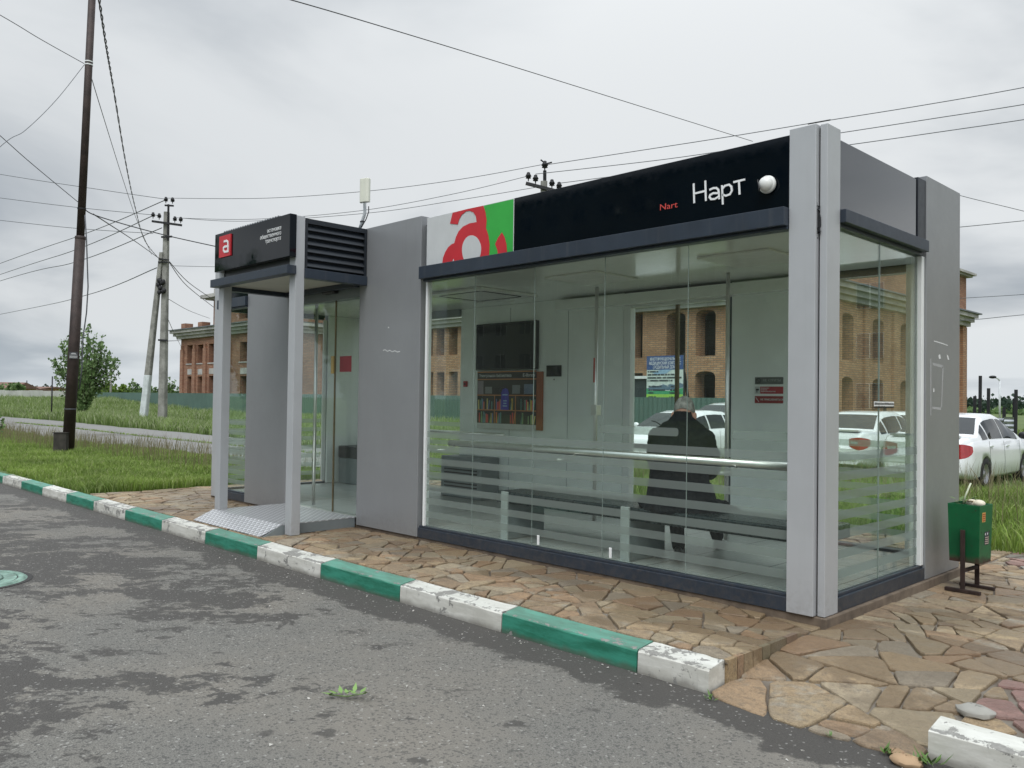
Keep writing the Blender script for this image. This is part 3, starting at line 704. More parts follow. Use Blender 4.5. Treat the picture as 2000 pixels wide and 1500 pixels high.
# fascias
box('fascia', MT['gloss_black'], S, -4.742, -2.412, YP+.004, 4.70, 2.5425, 2.977)
lg = box('logo_panel', MT['sign_grey'], S, -5.838, -4.7425, YP+.003, 4.70, 2.5425, 2.977)
box('fascia', MT['gloss_black'], S, -9.858, -9.132, YP+.006, 4.70, 2.5425, 2.96)
box('fascia', MT['gloss_black'], S, -8.198, -6.86, YP+.01, 4.72, 2.50, 2.97)
box('fascia', MT['gloss_side'], S, -2.25, -2.206, 4.864, 6.10, 2.5345, 2.957)
box('fascia', MT['gloss_black'], S, -10.026, -9.98, 4.864, 6.10, 2.5345, 2.957)
box('fascia_end', MT['louvre'], S, -2.25, -2.198, 6.103, 6.248, 2.5345, 2.972)
box('fascia', MT['gloss_black'], S, -9.95, -2.28, 6.88, 6.935, 2.5425, 2.957)
box('roof', MT['roof'], S, -9.97, -2.262, 4.705, 6.87, 2.56, 2.935)
box('ceiling', MT['ceiling'], S, -9.95, -2.27, 4.725, 6.86, 2.490, 2.53)
ac = box('ceiling_vent', MT['white_plastic'], S, -7.0, -6.1, 5.55, 6.35, 2.462, 2.4895, bevel=.01)
for i in range(4):
    a = i*math.pi/2; c_, s_ = math.cos(a), math.sin(a); mb = MB()
    q = [(-.33, .31), (.33, .31), (.30, .355), (-.30, .355)]
    mb.prism([(-6.55+x*c_-y*s_, 5.95+(x*s_+y*c_)*.88, 2.461) for x, y in q], (0, 0, .004)); mb.build('slot', MT['black'], ac)
for x in (-4.9, -3.3): box('sheen_panel', MT['white_plastic'], S, x-.3, x+.3, 5.5, 6.1, 2.474, 2.489)  # white panels standing in for a bright reflection on the glossy ceiling
# glazing
def pane(nm, *d, mat='glass_frost'):
    o = box(nm, MT[mat], S, *d, bevel=0)
    return o
gx = [-5.842, -5.24, -4.545, -3.845, -3.14, -2.414]
for a, b in zip(gx[:-1], gx[1:]): pane('glass_pane', a+.001, b-.001, 4.700, 4.706, .256, 2.415)
for a in gx[1:-1]: box('glass_joint', MT['glass_edge'], S, a-.0009, a+.0009, 4.6995, 4.7065, .257, 2.414, bevel=0)
pane('glass_pane', -9.855, -9.135, 4.700, 4.709, .256, 2.415)
for x in (-2.236, -10.004):
    for a, b in ((4.868, 5.530), (5.534, 6.19)): pane('glass_pane', x, x+.008, a, b, .256, 2.432)
    box('glass_joint', MT['glass_edge'], S, x-.001, x+.009, 5.5302, 5.5338, .257, 2.431, bevel=0)
for a, b in ((-9.80, -7.88), (-3.44, -2.56)): pane('glass_pane', a, b, 6.895, 6.904, .239, 2.432)
# bright edge profiles
box('white_edge_profile', MT['white_trim'], S, -5.872, -5.846, 4.682, 4.71, .257, 2.413)
box('white_edge_profile', MT['white_trim'], S, -2.238, -2.204, 6.196, 6.246, .257, 2.431)
box('white_edge_profile', MT['white_trim'], S, -9.995, -9.965, 6.196, 6.246, .257, 2.431)
# narrow extra top stripes of the frosted film, with rounded ends
def film(x0, x1, z0, z1, y, r0, r1):
    pts = []; h = (z1-z0)/2
    def arc(cx, a0, a1, r): return [(cx+r*math.cos(a0+(a1-a0)*i/6), (z0+z1)/2 + 0*r) for i in range(0)]
    rr = .018
    cor = []
    for (cx, cz, a0, on) in ((x1-rr, z1-rr, 0, r1), (x0+rr, z1-rr, 90, r0), (x0+rr, z0+rr, 180, r0), (x1-rr, z0+rr, 270, r1)):
        if on: cor += [(cx+rr*math.cos(R(a0+18*i)), cz+rr*math.sin(R(a0+18*i))) for i in range(6)]
        else: cor.append((x1 if a0 in (0, 270) else x0, z1 if a0 in (0, 90) else z0))
    MB().prism([(x, y, z) for x, z in cor], (0, -.001, 0)).build('frosted_strip', MT['film'], S)
film(-3.87, -3.205, 1.152, 1.207, 4.6995, False, True)
film(-2.80, -2.418, 1.152, 1.207, 4.6995, False, False)
# entrance
box('door_header', MT['box_grey'], S, -8.198, -6.86, 4.685, 4.80, 2.365, 2.499)
sn = MB(); sn.box(-7.50, -7.27, 4.62, 4.684, 2.425, 2.475); sn.build('door_sensor', MT['black'], S, .015)
for a, b in ((-8.19, -7.372), (-7.358, -6.866)):
    d = pane('door', a, b, 4.712, 4.722, .226, 2.364, mat='glass')
box('door_seal', MT['brass'], S, -7.3715, -7.3585, 4.708, 4.726, .226, 2.364)
lk = box('door_lock', flat('lock_brass', (.42, .30, .10), .35), S, -7.42, -7.372, 4.700, 4.7115, 1.62, 1.80)
q0, q1 = ony(664, 696, 4.710), ony(686, 726, 4.710)
ds = box('door_sticker', flat('door_maroon', (.22, .03, .035)), S, q0.x, q1.x, 4.7095, 4.7118, q1.z, q0.z, bevel=0)
box('threshold', MT['steel'], S, -8.198, -6.86, 4.665, 4.76, .2155, .225)
# back wall: opaque panels, glazed rear door
for a, b in ((-7.876, -5.352), (-4.10, -3.445), (-9.955, -9.805), (-2.555, -2.275)):
    box('rear_panel', MT['panel'], S, a, b, 6.872, YB, .239, 2.4315)
    box('inner_wall', MT['inner_wall'], S, a+.001, b-.001, 6.845, 6.8715, .239, 2.489)
for x in (-7.0, -6.1): box('wall_joint', MT['box_grey'], S, x-.003, x+.003, 6.8440, 6.8448, .24, 2.45, bevel=0)
for x0, x1 in ((-2.30, -2.2725), (-9.9595, -9.93)): box('inner_wall', MT['inner_wall'], S, x0, x1, 6.25, 6.84, .22, 2.489)
box('inner_wall', MT['inner_wall'], S, -6.85, -5.915, 4.7605, 4.79, .216, 2.489)
box('inner_wall', MT['inner_wall'], S, -9.12, -8.21, 4.7605, 4.79, .216, 2.489)
box('operator_box', MT['ceiling'], S, -6.185, -3.46, 6.72, 6.8445, 2.356, 2.462)
box('inner_beam', MT['box_grey'], S, -9.9, -7.88, 6.80, 6.8445, 2.40, 2.489)
rd = pane('rear_door', -5.26, -4.16, 6.895, 6.904, .22, 2.33, mat='glass')
box('door_frame', MT['white_trim'], S, -5.35, -5.262, 6.85, 6.93, .22, 2.355)
box('door_frame', MT['navy'], S, -4.158, -4.102, 6.85, 6.93, .22, 2.355)
box('door_frame', MT['white_trim'], S, -5.261, -4.159, 6.86, 6.92, 2.331, 2.43)
box('door_seal', MT['brass'], S, -4.745, -4.708, 6.885, 6.915, .22, 2.331)
# rails and poles inside
def tube(nm, pts, r, m, par=S, n=12): return MB().tube(pts, r, n).build(nm, m, par)
tube('handrail', [(-5.80, 4.93, .985), (-2.30, 4.93, .985)], .028, MT['steel'], n=16)
for x in (-5.72, -4.3, -2.9): tube('rail_bracket', [(x, 4.93, .97), (x, 4.86, .93), (x, 4.712, .93)], .008, MT['steel'])
tube('handrail', [(-8.6, 6.7, .975), (-6.93, 6.7, .975)], .019, MT['steel'], n=16)
for x in (-8.4, -7.0): tube('rail_bracket', [(x, 6.70, .96), (x, 6.75, .93), (x, 6.845, .93)], .008, MT['steel'])
for px, yy in ((1163, 6.35), (1420, 6.35)):
    x = ony(px, 800, yy).x; tube('grab_pole', [(x, yy, .216), (x, yy, 2.489)], .018, MT['steel'])
p_ = onz(612, 985, .216); tube('grab_pole', [(p_.x, p_.y, .216), (p_.x, p_.y, 2.489)], .018, MT['steel'])
x = ony(1163, 700, 6.35).x
MB().lathe([(.0205, 1.56), (.0205, 1.80)], (x, 6.35, 0), 12).build('red_sleeve', flat('sleeve_red', (.45, .07, .05)), S)
box('call_box', MT['steel'], S, x-.035, x+.035, 6.33, 6.40, 1.24, 1.34)

# --- logo on the light panel, traced as flat vinyl
def zf(zx, zy, y): return ony(zx/2.6316+800, zy/2.6316+300, y)
def vinyl(nm, pts, m, y, dep=.0015, par=None, fn=zf):
    return MB().prism([(v.x, y, v.z) for v in (fn(a, b, y) for a, b in pts)], (0, -dep, 0)).build(nm, m, par or lg)
def cr(pts, n=6):
    """closed smooth curve through the points"""
    o = []; N = len(pts)
    for i in range(N):
        a, b, c, d = (pts[(i+k-1) % N] for k in range(4))
        for j in range(n):
            t = j/n; o.append(tuple(.5*((2*b[k])+(-a[k]+c[k])*t+(2*a[k]-5*b[k]+4*c[k]-d[k])*t*t+(-a[k]+3*b[k]-3*c[k]+d[k])*t**3) for k in (0, 1)))
    return o
yv = YP+.0025
vinyl('green_field', [(382, 268), (534, 234), (531, 512), (410, 536), (411, 470), (404, 420), (391, 385), (396, 340)], MT['sign_green'], yv)
vinyl('red_letter', [(208, 360), (222, 304), (300, 284), (379, 268), (390, 300), (396, 345), (393, 383), (405, 420), (412, 468), (408, 536), (270, 562), (166, 580), (172, 535), (184, 505), (198, 482), (216, 466), (230, 460), (238, 430), (252, 400), (275, 375), (310, 358), (345, 352), (341, 322), (328, 302), (310, 294), (290, 297), (268, 315), (255, 338), (248, 364)], MT['red'], yv-.002)
vinyl('white_counter', cr([(270, 490), (280, 450), (300, 426), (325, 421), (350, 436), (367, 475), (364, 520), (346, 551), (300, 558), (278, 540)]), MT['sign_grey'], yv-.004)
vinyl('white_notch', [(214, 572), (226, 541), (233, 568)], MT['sign_grey'], yv-.004)
vinyl('red_comma', [(475, 405), (488, 428), (498, 465), (502, 519), (455, 528), (451, 495), (440, 465), (455, 432)], MT['red'], yv-.002)
# --- lettering on the long fascia
fas = [o for o in S.children if o.name == 'fascia'][0]
def zstroke(nm, paths, th, y, m, par, fn=zf):
    mb = MB(); k = 0
    for path in paths:
        pp = [fn(a, b, y) for a, b in path]
        for a, b in zip(pp[:-1], pp[1:]): strokes(mb, [[(a.x, a.z), (b.x, b.z)]], th, y, .004+.0003*(k % 7)); k += 1
    return mb.build(nm, m, par)
zstroke('lettering', [[(1461, 157), (1464, 252)], [(1521, 142), (1524, 241)], [(1462, 207), (1523, 192)],
  [(1545, 186), (1562, 178), (1578, 177), (1588, 186), (1591, 200), (1592, 232)], [(1590, 203), (1562, 204), (1546, 213), (1543, 224), (1551, 235), (1570, 234), (1590, 222)],
  [(1607, 166), (1611, 259)], [(1608, 184), (1622, 166), (1643, 160), (1655, 170), (1658, 192), (1648, 210), (1628, 217), (1611, 212)],
  [(1668, 147), (1722, 134)], [(1694, 141), (1697, 208)]], .0125, YP+.0035, MT['white_letter'], fas)
text_mesh('lettering', 'Nart', .058, flat('letter_red', (.55, .06, .05)), fas, (-3.345, YP+.0037, 2.667), width=.140)
# --- scuffs
def patch(nm, m, plane, pts, d, par=S):
    q = [plane(a, b) for a, b in pts]; return MB().prism(q, d).build(nm, m, par)
scr = flat('scratch_white', (.7, .7, .7), .7); glue = flat('glue_mark', (.36, .36, .36), .8)
pp = lambda a, b: ony(a, b, YP-.0008)
pts = [(748, 684.5), (752, 683), (757, 686.5), (761, 684), (766, 687.2), (771, 685), (776, 687.6), (781, 686.5)]
for a, b in zip(pts[:-1], pts[1:]): patch('paint_scratch', scr, pp, [(a[0], a[1]-.7), (b[0], b[1]-.7), (b[0], b[1]+.7), (a[0], a[1]+.7)], (0, .0006, 0))
patch('paint_scratch', scr, pp, [(758, 638), (760, 639), (759.5, 641), (757.5, 640.5)], (0, .0006, 0))
px_ = lambda a, b: onx(a, b, XR+.0008)
for q in ([(1824, 665), (1838, 669), (1851, 674), (1851, 675.5), (1838, 671), (1824, 667)], [(1833, 694), (1836, 692), (1838, 700), (1834, 701)], [(1849, 692), (1852, 695), (1854, 703), (1851, 702)], [(1823, 758), (1825, 759), (1825, 765), (1823, 766)]):
    patch('paint_scratch', scr, px_, q, (-.0006, 0, 0))
for q in ([(1817, 700), (1819, 700), (1819, 812), (1817, 812)], [(1822, 708), (1842, 713), (1842, 719), (1822, 714)], [(1821, 794), (1838, 796), (1838, 801), (1821, 799)], [(1841, 716), (1843, 717), (1840, 796), (1838, 796)]):
    patch('glue_mark', glue, px_, q, (-.0006, 0, 0))
rg_ = random.Random(3)
pb = lambda a, b: ony(a, b, 4.6885)
edge = [(1591.5, 390), (1594, 398), (1597, 405), (1601, 416), (1603.5, 428), (1604, 440), (1601, 452), (1597.5, 458), (1598, 466), (1594, 474), (1591, 470), (1591.5, 430)]
patch('torn_seal', MT['black'], pb, edge, (0, -.012, 0))
mb = MB()
for i in range(26):
    a = pb(rg_.uniform(1592, 1603), rg_.uniform(400, 455)); mb.obox(a, a+Vector((rg_.uniform(-.012, .012), -.014, rg_.uniform(-.02, .02))), .006, .006)
mb.build('torn_seal', MT['louvre'], S)
# small white clips at the foot of the glass
for px in (1052, 1193):
    q = ony(px, 1050 if px < 1100 else 1072, 4.6985); box('glass_clip', MT['white_trim'], S, q.x-.011, q.x+.011, 4.690, 4.6995, .27, .345)

# ------------------------------------------------------------------ entrance canopy (a part of the shelter)
mb = MB(); mb.box(-8.20, -6.78, 3.90, 4.652, 2.56, 2.985)
CN = mb.build('canopy', MT['louvre'], S)
box('canopy_post', MT['post'], CN, -6.852, -6.745, 3.89, 3.98, .14, 3.012)
box('canopy_post', MT['post'], CN, -8.262, -8.158, 3.89, 3.98, .14, 2.985)
cf = MB().box(-8.222, -6.735, 3.82, 3.888, 2.632, 3.016).build('canopy_fascia', MT['gloss_black'], CN, .004)
box('canopy_beam', MT['navy'], CN, -8.262, -6.728, 3.796, 3.888, 2.478, 2.556)
box('canopy_beam', MT['navy'], CN, -6.812, -6.728, 3.982, 4.650, 2.456, 2.543)
box('canopy_beam', MT['navy'], CN, -8.262, -8.18, 3.982, 4.650, 2.456, 2.543)
box('soffit', MT['soffit'], CN, -8.178, -6.813, 3.90, 4.64, 2.50, 2.545)
box('canopy_beam', MT['navy'], CN, -8.19, -6.86, 4.60, 4.652, 2.45, 2.4995)
for xs_ in (-6.742, -8.222):
    sg = 1 if xs_ > -7 else -1
    fr = MB(); x0, x1 = sorted((xs_-sg*.036, xs_))
    fr.box(x0, x1, 3.983, 4.648, 2.955, 2.999); fr.box(x0, x1, 3.983, 4.005, 2.545, 2.9545); fr.box(x0, x1, 4.622, 4.648, 2.545, 2.9545)
    for i in range(6):
        z = 2.56+i*.066
        fr.prism([(xs_-sg*.004, 4.006, z), (xs_-sg*.033, 4.006, z+.052), (xs_-sg*.030, 4.006, z+.056), (xs_-sg*.001, 4.006, z+.006)], (0, .615, 0))
    fr.build('louvre_grille', MT['louvre'], CN)
cs = MB(); nx = 23*8; v = []
for i in range(nx+1):
    x = -8.06+1.12*i/nx; z = 3.024+.010*math.sin(2*math.pi*23*i/nx); v += [(x, 3.835, z), (x, 4.652, z), (x, 3.835, z-.006), (x, 4.652, z-.006)]
cs.add(v, [(4*i, 4*i+4, 4*i+5, 4*i+1) for i in range(nx)]+[(4*i+2, 4*i+3, 4*i+7, 4*i+6) for i in range(nx)]+[(4*i, 4*i+2, 4*i+6, 4*i+4) for i in range(nx)], True)
cs.build('corrugated_sheet', MT['roof'], CN)
box('logo_tile', MT['red'], CN, -8.098, -7.853, 3.806, 3.8195, 2.764, 2.978, bevel=0)
z4 = lambda a, b, y: ony(a/7.5+400, b/7.5+400, y)
zstroke('lettering', [[(285, 538), (322, 527), (341, 543), (342, 612), (342, 686)], [(342, 606), (300, 612), (280, 630), (279, 672), (292, 690), (342, 680)]], .021, 3.8055, MT['white_letter'], CN, z4)
for tx, z in (('остановка', 2.893), ('общественного', 2.846), ('транспорта', 2.799)):
    text_mesh('lettering', tx, .052, MT['white_letter'], CN, (-6.885, 3.8192, z), align='RIGHT')

# ------------------------------------------------------------------ things fixed to or standing in the shelter
def part_box(nm, m, par, *d, bevel=.003): return box(nm, m, par, *d, bevel=bevel)
t = empty('entrance_ramp', (-7.5, 4.1, .13), 'silver tread plate ramp sloping down from the shelter door to the kerb', 'ramp')
m = MB(); m.add([(-8.26, 3.672, .136), (-6.90, 3.672, .136), (-6.875, 3.87, .226), (-6.87, 4.662, .228), (-8.22, 4.662, .228), (-8.25, 3.87, .226),
  (-8.26, 3.672, .131), (-6.90, 3.672, .131), (-6.875, 3.87, .220), (-6.87, 4.662, .222), (-8.22, 4.662, .222), (-8.25, 3.87, .220)],
  [(0, 1, 2, 5), (5, 2, 3, 4), (7, 6, 11, 8), (8, 11, 10, 9), (0, 6, 7, 1), (1, 7, 8, 2), (2, 8, 9, 3), (3, 9, 10, 4), (4, 10, 11, 5), (5, 11, 6, 0)])
m.build('tread_plate', MT['tread'], t)
for x in (-6.885, -8.24):
    MB().prism([(x, 3.685, .131), (x, 3.87, .2195), (x, 4.652, .2215), (x, 4.652, .131)], (.012, 0, 0)).build('side_cheek', MT['box_grey'], t)
t = empty('security_camera', (-2.543, YP, 2.70), 'white dome security camera on the black sign fascia', 'camera')
c0 = (-2.543, YP, 2.70)
MB().lathe([(0, -.004), (.052, -.004), (.055, -.012), (.052, -.026), (.045, -.03)], c0, 28, 'y').build('base', MT['white_plastic'], t)
mb = MB(); prof = [(.046*math.cos(R(a)), -.030-.042*math.sin(R(a))) for a in range(0, 91, 9)]
mb.lathe(prof, c0, 28, 'y'); mb.build('housing', MT['white_plastic'], t)
MB().prism([(c0[0]-.044, YP-.045, 2.735), (c0[0]-.033, YP-.066, 2.72), (c0[0]-.012, YP-.077, 2.67), (c0[0]-.02, YP-.070, 2.652)], (-.004, -.004, 0)).build('lens_slot', MT['black'], t)
t = empty('antenna', (-7.0, 4.75, 3.0), 'cream panel antenna on a bent grey pipe above the canopy', 'antenna')
A = lambda a, b: ony(a, b, 4.75)
pb_, p1_, p2_, p3_ = A(703, 446), A(708, 430), A(712.5, 415), A(712, 362)
tube('pipe', [pb_, pb_.lerp(p1_, .6), p1_, p1_.lerp(p2_, .55)+Vector((.006, 0, 0)), p2_, p2_.lerp(p3_, .2), p3_], .016, MT['pvc'], t, 14)
mb = MB(); a0, a1 = A(712, 400), A(726, 354)
w2 = (A(726.5, 402).x-A(712.5, 398).x)
pr = [(-w2/2, 0), (w2/2, 0), (w2/2, -.03), (w2/2-.02, -.05), (-w2/2+.02, -.05), (-w2/2, -.03)]
cx = (A(712.5, 398).x+A(726.5, 402).x)/2
mb.prism([(cx+x*.9+y*-.3, 4.72+y*.9+x*.25, 3.285) for x, y in pr], (0, 0, .235)); mb.build('panel', MT['antenna'], t, .006)
tube('cable', [A(720, 403), A(720, 414), A(715, 428), A(706, 444)], .005, MT['wire'], t, 6)
for q in (A(711, 369), A(711, 389), A(707.5, 433)): MB().lathe([(.0225, -.006), (.0225, .006)], q, 12).build('clamp', MT['black'], t)
# bench
t = empty('bench', (-3.8, 5.2, .215), 'long grey metal bench along the front glass inside the shelter', 'bench')
MB().box(-5.17, -2.36, 4.915, 5.42, .515, .612).build('seat', MT['bench'], t, .012)
for x in (-5.06, -3.80, -2.5):
    MB().box(x-.035, x+.045, 4.895, 4.912, .217, .614).build('leg', MT['bench_leg'], t, .004)
    MB().box(x-.03, x+.04, 4.913, 5.35, .217, .5145).build('support', MT['box_grey'], t, .004)
    MB().box(x-.06, x+.07, 4.86, 4.9, .2155, .221).build('foot_plate', MT['bench_leg'], t)
t = empty('heater', (-7.6, 6.7, .215), 'dark grey heater box standing at the rear wall under the poster', 'heater')
MB().box(-7.87, -7.15, 6.55, 6.84, .217, .70).build('casing', MT['box_grey'], t, .01)
mb = MB()
for i in range(9): mb.box(-7.80, -7.22, 6.543, 6.549, .30+i*.04, .315+i*.04)
mb.build('grille', MT['black'], t)
p0 = onz(684, 950, .216)
t = empty('storage_box', (-9.6, 6.6, .215), 'dark box with black top standing behind the sliding door', 'box')
MB().box(-9.90, -9.45, 6.42, 6.80, .217, .56).build('casing', MT['box_grey'], t, .01); MB().box(-9.905, -9.445, 6.415, 6.805, .5605, .72).build('lid', MT['black'], t, .01)
# television, poster, display, signs on the rear wall
t = empty('television', (-7.03, 6.84, 1.73), 'black flat television screen on the rear wall above the bookshelf poster', 'television')
MB().box(-7.535, -6.535, 6.79, 6.843, 1.728, 2.278).build('casing', MT['black'], t, .006)
MB().box(-7.52, -6.56, 6.787, 6.7895, 1.742, 2.264).build('screen', MT['tv'], t)
MB().box(-6.553, -6.540, 6.785, 6.7895, 1.735, 2.27).build('bezel', MT['steel'], t)
t = empty('library_poster', (-7.03, 6.84, 1.05), 'brown poster board printed with shelves of books', 'poster')
MB().box(-7.53, -6.46, 6.822, 6.843, 1.04, 1.70).build('board', MT['brown_board'], t)
MB().box(-7.53, -6.548, 6.8185, 6.8215, 1.10, 1.715).build('print', flat('print_dark', (.045, .035, .03), .4), t, 0)
MB().box(-7.53, -6.548, 6.8185, 6.8215, 1.035, 1.0995).build('pale_margin', flat('print_pale', (.62, .62, .6), .5), t, 0)
sh = MB(); yq = 6.816
for z in (1.70, 1.612, 1.425, 1.250): sh.box(-7.53, -6.548, yq, yq+.002, z, z+.012)
for x, z0, z1 in ((-7.225, 1.10, 1.425), (-6.875, 1.10, 1.425)): sh.box(x-.006, x+.006, yq+.0005, yq+.002, z0, z1)
sh.build('printed_shelves', flat('print_wood', (.58, .24, .09), .5), t)
rb = random.Random(12); cols = [(.75, .22, .08), (.8, .55, .10), (.18, .34, .3), (.7, .1, .09), (.2, .24, .46), (.78, .66, .25), (.32, .46, .24)]
mbs = [MB() for _ in cols]
for z0 in (1.262, 1.105):
    for x0, x1 in ((-7.51, -7.25), (-7.20, -7.10), (-6.96, -6.89), (-6.79, -6.57)):
        x = x0
        while x < x1-.012:
            w_ = rb.uniform(.014, .026); k = rb.randrange(len(cols)); h = rb.uniform(.09, .135); ln = rb.choice((0, 0, 0, .02))
            if rb.random() < .82: mbs[k].prism([(x, yq, z0), (x+w_*.85, yq, z0), (x+w_*.85+ln, yq, z0+h), (x+ln, yq, z0+h)], (0, .002, 0))
            x += w_
for k, b_ in enumerate(mbs):
    if b_.v: b_.build('printed_books', flat('book_%d' % k, cols[k], .5), t)
MB().prism([(-7.11, yq, 1.262), (-6.985, yq, 1.262), (-6.985, yq, 1.46), (-7.0, yq, 1.50), (-7.04, yq, 1.515), (-7.09, yq, 1.50), (-7.11, yq, 1.46)], (0, -.001, 0)).build('blue_card', flat('print_blue', (.09, .07, .42), .5), t)
for x0, x1, z0, z1, c in ((-7.52, -7.42, 1.44, 1.60, (.30, .25, .27)), (-7.39, -7.27, 1.45, 1.53, (.25, .25, .24)), (-6.93, -6.80, 1.45, 1.55, (.22, .23, .24)), (-6.74, -6.59, 1.45, 1.56, (.18, .22, .3))):
    MB().box(x0, x1, yq, yq+.002, z0, z1).build('printed_picture', flat('pic_%d' % int(-x0*100), c, .5), t)
pl = flat('print_letter', (.8, .8, .8), .6)
text_mesh('lettering', 'Электронная библиотека', .05, pl, t, (-7.50, yq, 1.645), width=.55); text_mesh('lettering', 'E-library', .055, pl, t, (-6.76, yq, 1.645), width=.19)
mb = MB()
for z, w_ in ((1.43, .085), (1.36, .06), (1.33, .05), (1.30, .07)): mb.box(-7.047-w_/2, -7.047+w_/2, yq-.002, yq-.0012, z, z+.014)
mb.build('faded_print', flat('print_letter_b', (.35, .5, .65), .6), t, 0)
t = empty('wall_display', (-6.30, 6.84, 1.64), 'small dark square display on the rear wall right of the television', 'display')
MB().box(-6.405, -6.19, 6.825, 6.843, 1.642, 1.765).build('casing', MT['black'], t, .004); MB().box(-6.395, -6.20, 6.822, 6.8245, 1.652, 1.755).build('screen', MT['tv'], t, 0)
MB().lathe([(0, -.002), (.008, -.002), (.008, 0)], (-6.30, 6.8425, 1.61), 10, 'y').build('button', MT['black'], t)
SG = 'stickers stacked on the rear wall'
def wall_sign(z0, z1, m, label, rows, icon):
    t = empty('wall_sign', (-3.72, 6.845, z0), label, 'sign', SG)
    MB().box(-3.856, -3.585, 6.840, 6.8445, z0, z1).build('plate', m, t, 0)
    for s_, x, z, al in rows: text_mesh('lettering', s_, *al[1:], t, (x, 6.8395, z), align=al[0])
    icon(t, z0, z1)
wl = MT['white_letter']
def ring(t, z0, z1):
    mb = MB(); cx, cz, r = -3.822, (z0+z1)/2, .021
    for i in range(20):
        a, b = 2*math.pi*i/20, 2*math.pi*(i+1)/20; strokes(mb, [[(cx+r*math.cos(a), cz+r*math.sin(a)), (cx+r*math.cos(b), cz+r*math.sin(b))]], .005, 6.8398, .0006+.0001*(i % 3))
    strokes(mb, [[(cx-.014, cz+.014), (cx+.014, cz-.014)]], .005, 6.8398, .0012); mb.build('symbol', MT['black'], t)
def camsym(t, z0, z1):
    MB().box(-3.856, -3.803, 6.8385, 6.8396, z0, z1).build('symbol_field', MT['sign_grey'], t, 0)
    mb = MB(); mb.box(-3.845, -3.815, 6.8372, 6.838, z0+.028, z0+.045); mb.box(-3.838, -3.83, 6.8372, 6.838, z0+.010, z0+.0275); mb.build('symbol', MT['black'], t)
def slash(t, z0, z1):
    mb = MB(); strokes(mb, [[(-3.846, z1-.012), (-3.815, z0+.012)]], .004, 6.8398, .001); mb.build('symbol', wl, t)
wall_sign(1.548, 1.611, flat('sticker_grey', (.13, .135, .13)), 'dark grey no smoking sign, topmost of the three on the rear wall', [('НЕ КУРИТЬ!', -3.69, 1.572, ('CENTER', .030, flat('letter_dim', (.4, .42, .4))))], ring)
wall_sign(1.464, 1.527, MT['red_dull'], 'red sign with white camera picture, middle of the three on the rear wall', [(s_, -3.795, z, ('LEFT', .013, wl)) for s_, z in (('ВНИМАНИЕ!', 1.509), ('ВЕДЕТСЯ', 1.494), ('ВИДЕОНАБЛЮДЕНИЕ', 1.479))], camsym)
wall_sign(1.380, 1.443, flat('sticker_maroon', (.30, .03, .035)), 'dark red do not lean sign, lowest of the three on the rear wall', [('НЕ ПРИСЛОНЯТЬСЯ', -3.69, 1.405, ('CENTER', .022, wl))], slash)
t = empty('fire_button', (-7.80, 6.84, 1.6), 'small red alarm button on the rear wall left of the poster', 'alarm button')
q = ony(910, 750, 6.84); MB().box(q.x-.03, q.x+.03, 6.82, 6.843, q.z-.035, q.z+.035).build('case', MT['red_dull'], t, .004); MB().lathe([(0, -.003), (.012, -.003), (.012, 0)], (q.x, 6.8195, q.z), 12, 'y').build('button', MT['black'], t)
t = empty('glass_sticker', (-2.228, 5.5, 1.35), 'small white notice stuck on the side glass', 'notice')
a, b = onx(1707, 784, -2.2278), onx(1746, 794, -2.2278); MB().box(-2.2278, -2.2270, a.y, b.y, b.z, a.z).build('sheet', MT['white_trim'], t, 0)
mb = MB(); rq = random.Random(5)
for zz in (a.z-.022, a.z-.044):
    yy = a.y+.008
    while yy < b.y-.01: w_ = rq.uniform(.004, .010); mb.box(-2.2269, -2.2263, yy, yy+w_, zz, zz+rq.uniform(.012, .016)); yy += w_+.004
mb.build('faded_print', MT['black'], t, 0)
# ------------------------------------------------------------------ seated man
def ring_loft(mb, rings, n=20):
    v = []
    for (z, cx, cy, rx, ry) in rings: v += [(cx+rx*math.cos(2*math.pi*k/n), cy+ry*math.sin(2*math.pi*k/n), z) for k in range(n)]
    N = len(rings)
    mb.add(v, [(i*n+k, i*n+(k+1) % n, (i+1)*n+(k+1) % n, (i+1)*n+k) for i in range(N-1) for k in range(n)]+[tuple(range(n))[::-1], tuple((N-1)*n+k for k in range(n))], True)
def ball(mb, c, r, n=14, tilt=0.0):
    pr = [(math.sin(math.pi*i/n), -math.cos(math.pi*i/n)) for i in range(n+1)]; v = []
    ct, st = math.cos(tilt), math.sin(tilt)
    for a, h in pr:
        for k in range(n*2):
            x, y, z = r[0]*max(a, .004)*math.cos(math.pi*k/n), r[1]*max(a, .004)*math.sin(math.pi*k/n), r[2]*h
            v.append((c[0]+x, c[1]+y*ct+z*st, c[2]-y*st+z*ct))
    m = n*2
    mb.add(v, [(i*m+k, i*m+(k+1) % m, (i+1)*m+(k+1) % m, (i+1)*m+k) for i in range(n) for k in range(m)], True)
def limb(mb, pts, rs): mb.tube(pts, rs, 12); [ball(mb, p, (r*.99,)*3, 7) for p, r in zip(pts, rs)]
def fuse(o, vox, sm=6):
    m = o.modifiers.new('fuse', 'REMESH'); m.mode = 'VOXEL'; m.voxel_size = vox; m.use_smooth_shade = True
    if sm: s = o.modifiers.new('relax', 'SMOOTH'); s.factor = .5; s.iterations = sm
    return o
MAN = empty('person', (0, 0, 0), 'person in black jacket sitting on the bench with head bowed, seen from behind', 'person')
def loc(mb, nm, m): return mb.build(nm, m, MAN)
HT = .55                                   # head bowed forward
b = MB()
ball(b, (0, .225, 1.088), (.074, .092, .108), 14, HT); ball(b, (0, .275, 1.035), (.052, .062, .062), 10, HT)          # skull and jaw
